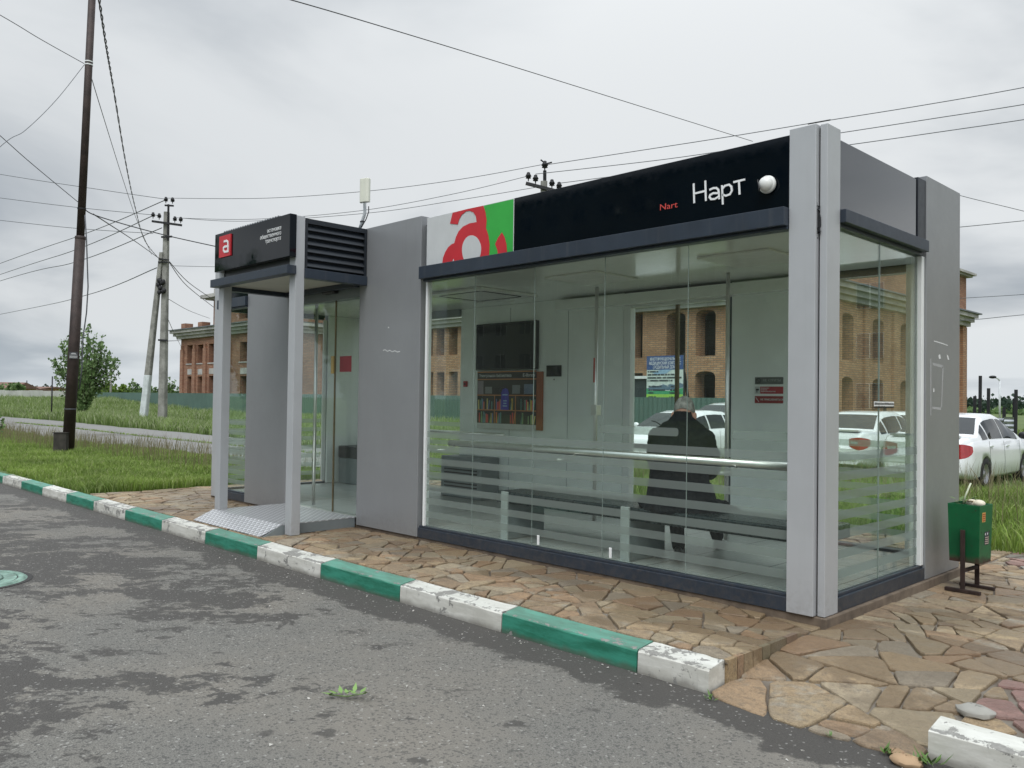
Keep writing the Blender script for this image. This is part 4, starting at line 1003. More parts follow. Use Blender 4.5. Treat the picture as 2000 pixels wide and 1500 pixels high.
ball(b, (0, .335, 1.045), (.013, .022, .022), 6, HT); ball(b, (0, .315, 1.012), (.024, .014, .009), 6, HT)             # nose, mouth
for s in (-1, 1):
    ball(b, (s*.083, .200, 1.058), (.012, .024, .036), 8, HT); ball(b, (s*.030, .305, 1.072), (.013, .010, .008), 6, HT)  # ears, brows
limb(b, [(0, .10, .95), (0, .15, 1.01), (0, .20, 1.05)], [.066, .060, .056])
ring_loft(b, [(.42, 0, .0, .15, .11), (.55, 0, .02, .14, .10), (.75, 0, .06, .15, .10), (.88, 0, .10, .13, .07), (.95, 0, .11, .07, .06)])
for s in (-1, 1):
    limb(b, [(s*.14, .09, .89), (s*.195, .19, .70), (s*.10, .40, .60)], [.036, .034, .028])
    pa = Vector((s*.075, .435, .595)); limb(b, [(s*.10, .40, .60), tuple(pa)], [.028, .030])
    for k in range(4):                     # fingers, folded over one another in the lap
        q = pa+Vector((-s*.012*k+s*.02, .018, .012-.005*k)); L = (.030, .034, .032, .025)[k]
        limb(b, [tuple(q), tuple(q+Vector((-s*.006, L, -.006))), tuple(q+Vector((-s*.018, L+.014, -.030)))], [.0095, .009, .0075])
    limb(b, [tuple(pa+Vector((-s*.02, -.005, .015))), tuple(pa+Vector((-s*.042, .02, .020))), tuple(pa+Vector((-s*.05, .045, .012)))], [.011, .010, .008])
    limb(b, [(s*.09, .02, .47), (s*.12, .44, .50)], [.072, .052])
limb(b, [(-.12, .44, .50), (-.06, .36, .09)], [.05, .036]); limb(b, [(.12, .44, .50), (.17, .80, .12)], [.05, .036])
fuse(loc(b, 'body', MT['skin']), .0065, 3)
j = MB()
ring_loft(j, [(.385, .03, -.03, .275, .18), (.44, .02, -.02, .255, .17), (.52, .01, .0, .235, .16), (.66, 0, .03, .210, .14), (.80, 0, .065, .205, .135), (.89, 0, .09, .205, .128), (.945, 0, .105, .196, .112), (.985, 0, .12, .150, .096), (1.025, 0, .13, .100, .084), (1.070, 0, .142, .070, .072), (1.095, 0, .150, .066, .068)], 28)
for s in (-1, 1):
    limb(j, [(s*.170, .09, .905), (s*.200, .14, .80), (s*.215, .22, .69), (s*.17, .32, .635), (s*.105, .39, .60)], [.072, .064, .058, .052, .042])
limb(j, [(.24, -.02, .43), (.29, .12, .40), (.28, .26, .36)], [.06, .06, .045])
limb(j, [(-.24, -.02, .43), (-.28, .06, .425)], [.05, .035])
jk = fuse(loc(j, 'jacket', MT['cloth']), .010, 3)
tx = bpy.data.textures.new('cloth_folds', 'CLOUDS'); tx.noise_scale = .085; tx.noise_depth = 3
dm = jk.modifiers.new('folds', 'DISPLACE'); dm.texture = tx; dm.strength = .042; dm.mid_level = .5
t_ = MB()
ring_loft(t_, [(.385, 0, .0, .19, .15), (.45, 0, .0, .18, .14), (.52, 0, .02, .16, .12)])
for s in (-1, 1): limb(t_, [(s*.095, .02, .465), (s*.12, .25, .485), (s*.125, .45, .50)], [.092, .082, .068])
limb(t_, [(-.125, .45, .50), (-.09, .41, .30), (-.06, .365, .075)], [.067, .060, .052]); limb(t_, [(.125, .45, .50), (.15, .62, .30), (.17, .80, .10)], [.067, .060, .052])
fuse(loc(t_, 'trousers', MT['trouser']), .013, 4)
for p, d in (((-.055, .33, .0), (-.02, 1)), ((.172, .78, .0), (.12, 1))):
    sb = MB(); d = Vector((d[0], d[1], 0)).normalized(); q = Vector(p)
    v = []
    for i, (t0, hw, h) in enumerate(((-.045, .030, .075), (0, .036, .085), (.06, .040, .075), (.13, .047, .055), (.19, .044, .040), (.225, .024, .026))):
        c = q+d*t0; n_ = Vector((-d.y, d.x, 0))*hw
        v += [c-n_, c-n_*.85+Vector((0, 0, h)), c+n_*.85+Vector((0, 0, h)), c+n_]
    sb.add(v, [(4*i+k, 4*i+(k+1) % 4, 4*i+4+(k+1) % 4, 4*i+4+k) for i in range(5) for k in range(4)]+[(0, 1, 2, 3), (23, 22, 21, 20)], True)
    o = loc(sb, 'shoe', MT['shoe']); m = o.modifiers.new('s', 'SUBSURF'); m.levels = m.render_levels = 2
h = MB(); n = 16; v = []; fs = []
for i in range(n+1):
    for k in range(32):
        a = math.pi*i/n*.57; p = 2*math.pi*k/32; x, y, z = .0785*math.sin(a)*math.cos(p), .098*math.sin(a)*math.sin(p), .1135*math.cos(a)
        # the hairline runs low at the nape and high on the forehead
        v.append((x, y, z))
ct, st = math.cos(.10), math.sin(.10)
hv = [(x, y*ct+z*-st*2.2-.004, z+y*.0) for x, y, z in v]
c2, s2 = math.cos(HT), math.sin(HT)
h.add([(x, .225+(y*c2+z*s2), 1.088+(-y*s2+z*c2)) for x, y, z in hv], [(i*32+k, i*32+(k+1) % 32, (i+1)*32+(k+1) % 32, (i+1)*32+k) for i in range(n) for k in range(32)], True)
ho = loc(h, 'hair', MT['hair']); m = ho.modifiers.new('thick', 'SOLIDIFY'); m.thickness = .006; m.offset = -1
tx2 = bpy.data.textures.new('hair_relief', 'CLOUDS'); tx2.noise_scale = .02
m = ho.modifiers.new('sub', 'SUBSURF'); m.levels = m.render_levels = 1
m = ho.modifiers.new('relief', 'DISPLACE'); m.texture = tx2; m.strength = .005
MAN.location = (-3.475, 5.10, .2165); MAN.rotation_euler = (0, 0, R(24))
t = empty('bag', (-3.28, 5.55, .4), 'dark soft bag hanging behind the bench beside the seated person', 'bag')
bb = MB(); ball(bb, (-3.34, 5.52, .53), (.17, .085, .10), 10); limb(bb, [(-3.45, 5.50, .56), (-3.2, 5.52, .50)], [.08, .075]); fuse(bb.build('pouch', MT['cloth'], t), .012, 4)
tube('strap', [(-3.44, 5.49, .60), (-3.42, 5.40, .640), (-3.36, 5.33, .628)], .010, MT['cloth'], t, 6)

# ------------------------------------------------------------------ litter bin with flowers
BX, BY = -1.955, 6.42; gb = hr(0, BY)
t = empty('litter_bin', (BX, BY, gb), 'dented green metal litter bin on a rusty stand beside the shelter wall', 'litter bin')
rz = R(-5)
def rb2(x, y, z): return (BX+x*math.cos(rz)-y*math.sin(rz), BY+x*math.sin(rz)+y*math.cos(rz), gb+z)
mb = MB(); T_, B_ = .107, .098; z0, z1 = .205, .605; tk = .005; v = []
for (hx, hy, z) in ((B_, .098, z0), (T_, .107, z1), (T_-tk, .107-tk, z1), (B_-tk, .098-tk, z0+.01)):
    v += [rb2(sx*hx, sy*hy, z) for sx, sy in ((-1, -1), (1, -1), (1, 1), (-1, 1))]
mb.add(v, [(3, 2, 1, 0)]+[(4*r+k, 4*r+(k+1) % 4, 4*r+4+(k+1) % 4, 4*r+4+k) for r in range(3) for k in range(4)]+[(12, 13, 14, 15)])
mb.build('body', MT['bin'], t, .003)
st_ = MB()
for s in (-1, 1):
    st_.obox(rb2(0, s*.118, .0), rb2(0, s*.118, .43), .030, .012); st_.obox(rb2(-.115, s*.118, .012), rb2(.115, s*.118, .012), .03, .024); st_.obox(rb2(0, s*.112, .42), rb2(0, s*.098, .42), .014, .014)
st_.obox(rb2(0, -.11, .15), rb2(0, .11, .15), .022, .022)
# the frame passes just outside the tapering body
st_.build('stand', MT['rust'], t, .002)
def decal(nm, m, x0, x1, za, zb, d):
    def q(x, z): k = (z-z0)/(z1-z0); return Vector(rb2(B_+(T_-B_)*k+d, x, z))
    return MB().prism([q(x0, za), q(x1, za), q(x1, zb), q(x0, zb)], Vector(rb2(.0008, 0, 0))-Vector(rb2(0, 0, 0))).build(nm, m, t)
decal('sticker', flat('sticker_yellow', (.65, .36, .10)), -.07, -.015, .49, .555, .001)
for i in range(4): decal('print', flat('sticker_print', (.35, .05, .03)), -.065, -.020, .497+i*.014, .504+i*.014, .0022)
decal('sticker', flat('sticker_dark', (.05, .045, .06)), -.02, .05, .33, .42, .001)
for i in range(4): decal('print', flat('sticker_print2', (.45, .36, .30)), -.015, .045, .336+i*.014, .342+i*.014, .0022)
for s in (-1, 1): decal('print', flat('sticker_print3', (.6, .6, .6)), -.015+s*0+.02+s*.018-.006, .005+s*.018+.006, .398, .412, .0022)
t = empty('discarded_flowers', rb2(-.05, -.02, .6), 'wilted white flowers and stalks lying on top of the green litter bin', 'flowers')
mb = MB(); rf = random.Random(8)
for i in range(34):
    a = rf.uniform(0, 6.28); c = Vector(rb2(rf.uniform(-.10, .02), rf.uniform(-.08, .08), .60+rf.uniform(0, .035))); d = Vector((math.cos(a), math.sin(a), rf.uniform(-.25, .5))); sd_ = Vector((-d.y, d.x, 0))*.010; L = rf.uniform(.04, .085)
    mb.add([c, c+d*L*.5+sd_, c+d*L, c+d*L*.5-sd_], [(0, 1, 2, 3)])
mb.build('leaves', flat('flower_leaf', (.13, .22, .06)), t)
tube('stalk', [rb2(-.05, .0, .58), rb2(-.03, .0, .66), rb2(-.0, .01, .745)], .006, flat('stalk_pale', (.62, .66, .50)), t, 8)
pm = MB()
for r_, cx in ((.040, .02), (.03, .04), (.042, .065)):
    ball(pm, rb2(cx, -.02, .612), (r_, r_*.8, r_*.62), 8)
pm.build('petals', flat('petal_cream', (.72, .66, .52)), t)
MB().lathe([(.004, 0), (.020, .002), (.022, .012)], rb2(.02, -.05, .62), 12).build('flower_heart', flat('petal_dark', (.45, .36, .24)), t)

# ------------------------------------------------------------------ on the road
t = empty('manhole_cover', (-7.62, 1.52, 0), 'pale green round manhole cover set in the asphalt', 'manhole cover')
mc = onz(-60, 1135, .006); mc = (mc.x, mc.y, 0)
MB().lathe([(.005, .012), (.13, .012), (.14, .018), (.20, .018), (.21, .010), (.30, .010)], mc, 40).build('lid', MT['lid'], t); MB().lathe([(.312, -.01), (.312, .014), (.352, .016), (.358, .006), (.372, .004)], mc, 40).build('ring', MT['lid'], t); MB().lathe([(.299, .003), (.314, .003)], mc, 40).build('gap', MT['black'], t); MB().lathe([(.366, .0035), (.372, .006), (.405, .003)], mc, 40).build('tar_collar', flat('tar', (.03, .028, .026), .8), t); MB().lathe([(.205, .0185), (.214, .0185)], mc, 40).build('groove', flat('lid_groove', (.06, .11, .085), .8), t)
t = MB(); rl = random.Random(2); q = onz(678, 1360, .012); q = Vector((q.x, q.y, .012))
stem = [q+Vector((-.07, -.05, 0)), q, q+Vector((.07, .055, .02))]
t.tube(stem, .0025, 5)
for i in range(13):
    f_ = i/12; c = stem[0].lerp(stem[2], f_); a = rl.uniform(0, 6.28); d = Vector((math.cos(a), math.sin(a), rl.uniform(.1, .55))); L = rl.uniform(.045, .08); s_ = Vector((-d.y, d.x, 0))*.011
    t.add([c, c+d*L*.45+s_, c+d*L, c+d*L*.45-s_], [(0, 1, 2), (0, 2, 3)])
tag(t.build('leaf_sprig', flat('sprig_green', (.17, .29, .075))), 'small fresh green leaf sprig lying on the asphalt', 'leaf sprig')
t = MB(); rk = random.Random(21)
for i in range(240):
    if i < 130: x = rk.uniform(-8, -1.2); y = 3.48-abs(rk.gauss(0, .14))
    else: y = rk.uniform(.9, 3.4); x = -y*rk.uniform(.35, 2.6)
    s_ = rk.choice((.004, .005, .006, .007, .012)); t.add([(x+s_*rk.uniform(-1, 1), y+s_*rk.uniform(-1, 1), s_*.9*rk.random()) for k in range(4)]+[(x, y, s_*.7)], [(0, 1, 4), (1, 2, 4), (2, 3, 4), (3, 0, 4)])
tag(t.build('gravel', flat('grit', (.48, .46, .42), .9)), 'loose pale grit scattered over the road', 'gravel', kind='stuff')
def weed(px, py, z, n, L, label):
    c = onz(px, py, z); t = MB(); rw = random.Random(px)
    for i in range(n):
        a = rw.uniform(0, 6.28); d = Vector((math.cos(a)*.8, math.sin(a)*.8, rw.uniform(.3, 1.1))); l = L*rw.uniform(.5, 1.1); s_ = Vector((-d.y, d.x, 0))*L*rw.uniform(.10, .22); o_ = Vector((rw.gauss(0, L*.4), rw.gauss(0, L*.25), 0))
        t.add([c+o_, c+o_+d*l*.5+s_, c+o_+d*l, c+o_+d*l*.5-s_], [(0, 1, 2), (0, 2, 3)])
    tag(t.build('weed', flat('weed_green', (.09, .17, .035))), label, 'weed', 'weeds along the road edge')
weed(1388, 1366, .005, 14, .035, 'tiny weed at the foot of the broken white kerb end')
weed(1735, 1472, .01, 26, .040, 'low leafy weed at the edge of the flagstone slope')
weed(1810, 1492, .01, 24, .060, 'bigger weed against the peeling white kerb stone')
weed(1620, 1438, .01, 9, .022, 'tiny weed tuft under the large front flagstone')
for (px, py, s_, lb) in ((1770, 1484, .055, 'loose tan stone chip by the weeds at the kerb corner'), (1750, 1466, .035, 'smaller brown stone chip next to the slope edge'), (1905, 1412, .07, 'rounded grey stone lying between slope and pink slabs')):
    c = onz(px, py, .02); t = MB(); rw = random.Random(px); k = 7
    ball(t, (c.x, c.y, hr(c.x, c.y)+s_*.12), (s_*1.1, s_*.85, s_*.42), 7)
    t.v = [(x+rw.uniform(-.1, .1)*s_, y+rw.uniform(-.1, .1)*s_, z+rw.uniform(-.06, .06)*s_) for x, y, z in t.v]
    tag(t.build('loose_stone', flat('stone_%d' % px, ((.40, .27, .16), (.30, .2, .12), (.30, .29, .26))[(1770, 1750, 1905).index(px)], .85), None, .01), lb, 'stone', 'loose stones at the kerb gap')
# ------------------------------------------------------------------ poles and overhead wires
D1 = 17.41
base = at(132, 893, D1); mid = at(157, 462, D1); top = at(183, -70, D1); base.z = .02
t = empty('lamp_post', base, 'tall dark brown stepped metal pole with a box at its foot on the lawn', 'utility pole')
tube('lower_tube', [base, mid], [.116, .100], MT['pole_brown'], t, 20)
tube('upper_tube', [mid-Vector((0, 0, .01)), top], [.078, .070], MT['pole_brown'], t, 18)
MB().lathe([(.079, .012), (.104, .0), (.104, -.05), (.1, -.06)], mid, 20).build('collar', MT['pole_brown'], t)
for py, r_, m_ in ((121, .080, 'white_trim'), (127, .081, 'white_trim'), (408, .084, 'iron'), (795, .117, 'wire_grey')):
    k = (893-py)/(893-462) if py > 462 else None
    c = base.lerp(mid, k) if k is not None else mid.lerp(top, (462-py)/(462+70)); MB().lathe([(r_, -.012), (r_, .012)], c, 18).build('band', MT[m_], t)
c = base.lerp(mid, (893-692)/431); vd = (CO-c); vd.z = 0; vd.normalize(); sd_ = Vector((-vd.y, vd.x, 0)); mb = MB()
mb.prism([c+vd*.117+sd_*-.08+Vector((0, 0, -.07)), c+vd*.117+sd_*.08+Vector((0, 0, -.07)), c+vd*.117+sd_*.08+Vector((0, 0, .07)), c+vd*.117+sd_*-.08+Vector((0, 0, .07))], vd*.002); mb.build('notice', flat('notice_dark', (.05, .05, .055)), t)
mb = MB()
for i in range(9): mb.prism([c+vd*.1195+sd_*(-.07+i*.016)+Vector((0, 0, dz)) for dz in (-.055, -.005)]+[c+vd*.1195+sd_*(-.06+i*.016)+Vector((0, 0, dz)) for dz in (-.005, -.055)], vd*.001)
mb.prism([c+vd*.1195+sd_*-.06+Vector((0, 0, .02)), c+vd*.1195+sd_*.06+Vector((0, 0, .02)), c+vd*.1195+sd_*.03+Vector((0, 0, .05)), c+vd*.1195+sd_*-.03+Vector((0, 0, .05))], vd*.001)
mb.build('faded_print', flat('notice_print', (.45, .45, .45)), t, 0)
tube('cable', [at(166, 420, D1-.12), at(169, 470, D1-.13), at(172, 560, D1-.15), at(169, 610, D1-.14), at(162, 660, D1-.13), at(160, 720, D1-.125), at(155, 760, D1-.125)], .014, MT['wire_grey'], t, 6)
bx = base+CR*-.19; b1 = at(122, 893, 17.3); bt = at(122, 846, 17.3)
mb = MB(); H_ = bt.z-.02; e = Vector((CR.x, CR.y, 0)).normalized(); f_ = Vector((-e.y, e.x, 0)); cb = Vector((b1.x, b1.y, .02))
mb.prism([cb+e*x+f_*y for x, y in ((-.145, -.10), (.12, -.10), (.12, .12), (-.145, .12))], (0, 0, H_)); mb.build('cable_box', MT['pole_box'], t, .008)
mb = MB(); mb.prism([cb+e*x+f_*y+Vector((0, 0, H_)) for x, y in ((-.155, -.11), (.13, -.11), (.13, .13), (-.155, .13))], (0, 0, .02)); mb.build('box_lid', MT['pole_box'], t)
INS = [(.012, -.10), (.02, -.02), (.075, -.015), (.055, .03), (.085, .035), (.06, .09), (.045, .10), (.05, .13), (.02, .15)]
def insul(t, c, k=1.0):
    MB().lathe([(r*k, h*k) for r, h in INS], c, 12).build('insulator', MT['iron'], t)
def conc_pole(pb, pt_, wb, wt_, t):
    mb = MB(); e = Vector((CR.x, CR.y, 0)).normalized(); f_ = Vector((-e.y, e.x, 0)); v = []
    for c, w_ in ((pb, wb), (pt_, wt_)): v += [c+e*(w_/2*a)+f_*(w_*.55*b_) for a, b_ in ((-.8, -1), (.8, -1), (1, -.7), (1, 1), (-1, 1), (-1, -.7))]
    mb.add(v, [(i, (i+1) % 6, 6+(i+1) % 6, 6+i) for i in range(6)]+[tuple(range(6))[::-1], tuple(range(6, 12))]); return mb
D2 = 38.0
pb, pt_ = at(316.5, 835, D2), at(325.5, 414, D2); pb.z = -.1
t = empty('utility_pole', pb, 'grey concrete power pole with two crossarms, a leaning strut propped against it', 'utility pole', 'concrete power poles')
conc_pole(pb, pt_, .33, .20, t).build('shaft', MT['pole_conc'], t, .01)
mb = MB(); mb.obox(at(328, 470, D2-.2), at(329, 399, D2-.2), .07, .07); mb.obox(at(322, 401, D2-.2), at(339, 402, D2-.2), .07, .07); mb.obox(at(297, 432, D2-.22), at(355, 440, D2-.22), .09, .09); mb.build('crossarm', MT['iron'], t)
for a in ((324, 392), (337, 393), (299, 422), (311, 424), (341.5, 430), (353, 431)): insul(t, at(*a, D2-.21), 1.15)
mb = MB()
for a, b_ in (((310, 505), (330, 508)), ((309, 512), (328, 512))): mb.obox(at(*a, D2-.2), at(*b_, D2-.2), .06, .06)
mb.build('clamp', MT['iron'], t)
mb = MB(); rw = random.Random(4)
for i in range(12): q = at(308+rw.random()*14, 545+rw.random()*28, D2-.28); ball(mb, q, (.09, .09, .12), 5)
mb.build('cable_joint', MT['iron'], t)
mb = MB(); mb.obox(at(309, 664, D2-.2), at(327, 665, D2-.2), .05, .08); mb.obox(at(315, 463, D2-.2), at(336, 462, D2-.2), .05, .08); mb.build('band', MT['iron'], t)
sb, st2 = at(277.5, 838, D2), at(316, 493, D2-.1); sb.z = -.1; k = .30
t = empty('pole_strut', sb, 'leaning concrete strut with whitewashed lower end propping the power pole', 'pole strut')
sp = sb.lerp(st2, k); conc_pole(sp, st2, .26, .17, t).build('shaft', MT['pole_conc'], t, .01); conc_pole(sb, sp, .30, .27, t).build('whitewashed_foot', MT['whitewash'], t, .01)
D3 = 31.0
p2t = at(1062.5, 352, D3); p2b = Vector((p2t.x, p2t.y, -.15))
t = empty('utility_pole', p2b, 'dark power pole whose insulator top rises behind the black sign fascia', 'utility pole', 'concrete power poles')
conc_pole(p2b, p2t-Vector((0, 0, .05)), .32, .24, t).build('shaft', MT['pole_conc'], t, .01)
mb = MB(); mb.obox(at(1064, 360, D3), at(1064, 333, D3), .09, .09); mb.obox(at(1027, 358, D3-.2), at(1105, 378, D3-.2), .11, .11); mb.build('crossarm', MT['iron'], t)
for a, k in (((1064, 326), 1.5), ((1032, 347), 1.35), ((1046, 352), 1.35), ((1078, 361), 1.35), ((1092, 366), 1.35)): insul(t, at(*a, D3-.05 if a[0] == 1064 else D3-.2), k)
mb = MB(); mb.tube([at(1056, 312, D3), at(1066, 320, D3), at(1078, 317, D3)], .03, 5); mb.build('binding', MT['iron'], t)
def spline(p, n=10):
    o = []
    for i in range(len(p)-1):
        a, b_, c, d = p[max(i-1, 0)], p[i], p[i+1], p[min(i+2, len(p)-1)]
        for j in range(n):
            t = j/n; o.append(.5*(2*b_+(c-a)*t+(2*a-5*b_+4*c-d)*t*t+(-a+3*b_-3*c+d)*t**3))
    return o+[p[-1]]
def wire(label, pts, px=1.3, m='wire_grey', twist=False, grp='overhead wires'):
    P3 = [at(*q) for q in pts]; c = spline(P3) if len(P3) > 2 else P3
    dm = sum(q[2] for q in pts)/len(pts); r_ = px*.43*dm/F_PX; mb = MB()
    if twist:
        L = spline(P3, 60)
        for ph in (0, math.pi):
            mb.tube([q+Vector((math.cos(i*.42+ph)*CR.x, math.cos(i*.42+ph)*CR.y, math.sin(i*.42+ph)))*r_*.95 for i, q in enumerate(L)], r_*.72, 5)
    else: mb.tube(c, r_, 5)
    return tag(mb.build('overhead_wire', MT[m]), label, 'wire', grp)
wire('dark service cable crossing the upper sky down to behind the sign fascia', [(250, -90, 7), (520, -14, 9), (700, 38, 11), (960, 117, 14), (1220, 198, 17), (1470, 276, 20)], 2.0, 'wire')
wire('top wire from the pole behind the fascia up to the right edge', [(1066, 322, D3), (1250, 294, 29), (1430, 266, 27), (1600, 238, 26), (1800, 206, 25), (2030, 165, 24), (2500, 70, 22)], 1.9)
wire('middle wire of the three leaving the right end of the roof', [(1046, 340, D3), (1300, 311, 28), (1500, 281, 26), (1645, 259, 25), (1820, 232, 24), (2030, 199, 23), (2500, 118, 21)], 1.9)
wire('lowest wire of the three leaving the right end of the roof', [(1092, 358, D3), (1400, 318, 28), (1672, 281, 25), (1840, 257, 24), (2030, 229, 23), (2500, 155, 21)], 1.9)
wire('splice wrapped round the top wire beside the corner post', [(1578, 242, 25.9), (1600, 238, 25.9), (1622, 234, 25.9)], 3.4, 'wire')
wire('top wire sagging from the strutted pole to the pole behind the fascia', [(324, 387, D2), (520, 387, 36), (720, 373, 34), (900, 350, 32), (1062, 321, D3)], 1.3)
wire('middle wire between the strutted pole and the pole behind the fascia', [(353, 426, D2), (500, 428, 36), (700, 412, 34), (880, 380, 32), (1031, 344, D3)], 1.2)
wire('lower wire between the strutted pole and the pole behind the fascia', [(341, 425, D2), (480, 432, 36), (720, 416, 34), (900, 390, 32), (1046, 366, D3)], 1.2)
wire('upper faint wire from the strutted pole to the left edge', [(324, 389, D2), (200, 371, 39), (-20, 337, 42), (-400, 270, 48)], 1.2)
wire('middle faint wire from the strutted pole to the left edge', [(311, 421, D2), (150, 405, 40), (-20, 384, 43), (-400, 335, 49)], 1.2)
wire('lower faint wire from the strutted pole to the left edge', [(299, 456, D2), (150, 446, 40), (-20, 428, 43), (-400, 385, 49)], 1.2)
wire('pale wire sloping down left from the pole top', [(322, 391, D2), (170, 455, 50), (-20, 522, 70), (-300, 628, 140)], 1.1)
wire('second pale wire sloping down left under the first', [(299, 421, D2), (150, 487, 50), (-20, 543, 70), (-300, 640, 140)], 1.1)
wire('third pale wire sloping down left, lowest of the parallel ones', [(316, 445, D2), (150, 511, 50), (-20, 555, 70), (-300, 648, 140)], 1.1)
wire('faint far wire falling left behind the brown pole', [(306, 523, D2), (170, 576, 55), (20, 610, 90), (-250, 662, 170)], 1.0)
wire('black stay from the upper left edge to the band on the brown pole', [(-400, -190, 12), (-20, 18, 15), (80, 77, 16), (164, 124, D1)], 1.8, 'wire')
wire('thin stay from the pole band down to the left edge', [(165, 126, D1), (110, 195, 16.5), (50, 254, 15.5), (-20, 306, 14.5), (-330, 640, 12)], 1.5)
wire('dark cable from the left edge to the middle of the brown pole', [(-400, -90, 12), (-20, 247, 15), (60, 318, 16), (154, 396, D1)], 1.8, 'wire')
wire('thick cable from the brown pole past the concrete pole to the canopy sign', [(164, 408, D1), (185, 420, 17.6), (250, 440, 18), (330, 461, 18.5), (420, 481, 19)], 2.4, 'wire')
wire('cable from the brown pole down to the head of the leaning strut', [(182, 418, 17.5), (210, 436, 20), (265, 472, 28), (314, 507, D2-.3)], 1.9, 'wire')
wire('twisted pair hanging from the top of the frame to the strut head', [(188, -40, 9), (206, 80, 11), (222, 175, 14), (246, 320, 20), (264, 405, 27), (283, 470, 33), (313, 508, D2-.3)], 1.9, 'wire', True)
wire('thin wire beside the twisted pair, from the pole to the strut head', [(178, 150, D1), (200, 222, 19), (240, 350, 26), (268, 432, 32), (296, 497, D2)], 1.2)
wire('upper drop wire from the concrete pole to the brick building', [(331, 511, D2), (370, 553, 45), (424, 590, 58)], 1.5, 'wire')
wire('second drop wire just under the upper one to the brick building', [(331, 513, D2), (365, 558, 45), (420, 602, 58)], 1.5, 'wire')
wire('slack thin wire from the concrete pole toward the brick cornice', [(329, 584, D2), (370, 607, 48), (410, 622, 60)], 1.0)
wire('lowest drop wire from the concrete pole to the brick wall corner', [(328, 623, D2), (340, 650, 50), (357, 683, 70)], 1.0)
wire('short level wire between the concrete pole and the brick cornice', [(328, 666, D2), (356, 665, 70)], 1.1)
wire('faint level wire crossing behind the canopy roof', [(333, 519, D2), (420, 521, 40), (560, 523, 44)], 1.0)
wire('upper wire right of the shelter end wall sloping down to the right', [(1780, 352, 30), (1876, 382, 30), (2030, 420, 30), (2500, 540, 30)], 1.4)
wire('second wire right of the end wall, almost level', [(1780, 452, 30), (1880, 443, 30), (2030, 428, 30), (2500, 380, 30)], 1.7)
wire('third wire right of the end wall, level at cornice height', [(1780, 588, 45), (1885, 582, 45), (2030, 573, 45), (2500, 540, 45)], 1.3)
wire('lowest wire right of the end wall, beside the concrete cornice', [(1800, 630, 45), (1905, 624, 45), (2030, 612, 45), (2500, 572, 45)], 1.5)

# ------------------------------------------------------------------ cars
def lerp_keys(keys, x): return float(np.interp(x, [k[0] for k in keys], [k[1] for k in keys]))
CARS = {
 'sedan': dict(L=4.35, w=.84, roofw=.60, top=[(-2.17, .62), (-2.15, .86), (-2.08, .955), (-1.95, .985), (-1.62, .99), (-1.54, 1.0), (-.98, 1.33), (-.78, 1.39), (-.35, 1.425), (.05, 1.42), (.30, 1.38), (.46, 1.32), (1.10, .965), (1.22, .93), (1.7, .89), (2.0, .79), (2.13, .68), (2.17, .52)],
   belt=[(-2.17, .6), (-2.12, .82), (-1.9, .90), (-1.4, .915), (0, .895), (1.1, .885), (1.7, .81), (2.0, .73), (2.17, .5)], win=(-1.36, .95), pill=(-.98, -.12), rear=(-1.52, -.93), wind=(.38, 1.08), wb=(-1.22, 1.27)),
 'hatchback': dict(L=4.0, w=.82, roofw=.60, top=[(-2.0, .60), (-1.98, .85), (-1.92, .98), (-1.80, 1.04), (-1.2, 1.33), (-.9, 1.385), (-.4, 1.405), (.0, 1.39), (.28, 1.345), (.42, 1.30), (1.10, .955), (1.2, .925), (1.7, .83), (1.92, .74), (1.98, .66), (2.0, .5)],
   belt=[(-2.0, .58), (-1.96, .84), (-1.8, .93), (-1.2, .945), (0, .92), (1.1, .90), (1.6, .80), (1.9, .70), (2.0, .48)], win=(-1.35, .92), pill=(-.75, .02), rear=(-1.78, -1.24), wind=(.34, 1.08), wb=(-1.2, 1.26)),
 'old_sedan': dict(L=4.1, w=.80, roofw=.62, top=[(-2.05, .60), (-2.04, .88), (-1.98, .93), (-1.3, .96), (-1.22, .975), (-.86, 1.36), (-.7, 1.42), (0, 1.44), (.40, 1.41), (.50, 1.37), (.92, .97), (1.0, .95), (1.9, .90), (2.03, .86), (2.05, .6)],
   belt=[(-2.05, .58), (-2.03, .85), (-1.2, .91), (0, .91), (.95, .90), (1.9, .84), (2.03, .80), (2.05, .58)], win=(-1.05, .80), pill=(-.10, -.06), rear=(-1.2, -.88), wind=(.52, .90), wb=(-1.2, 1.22))}
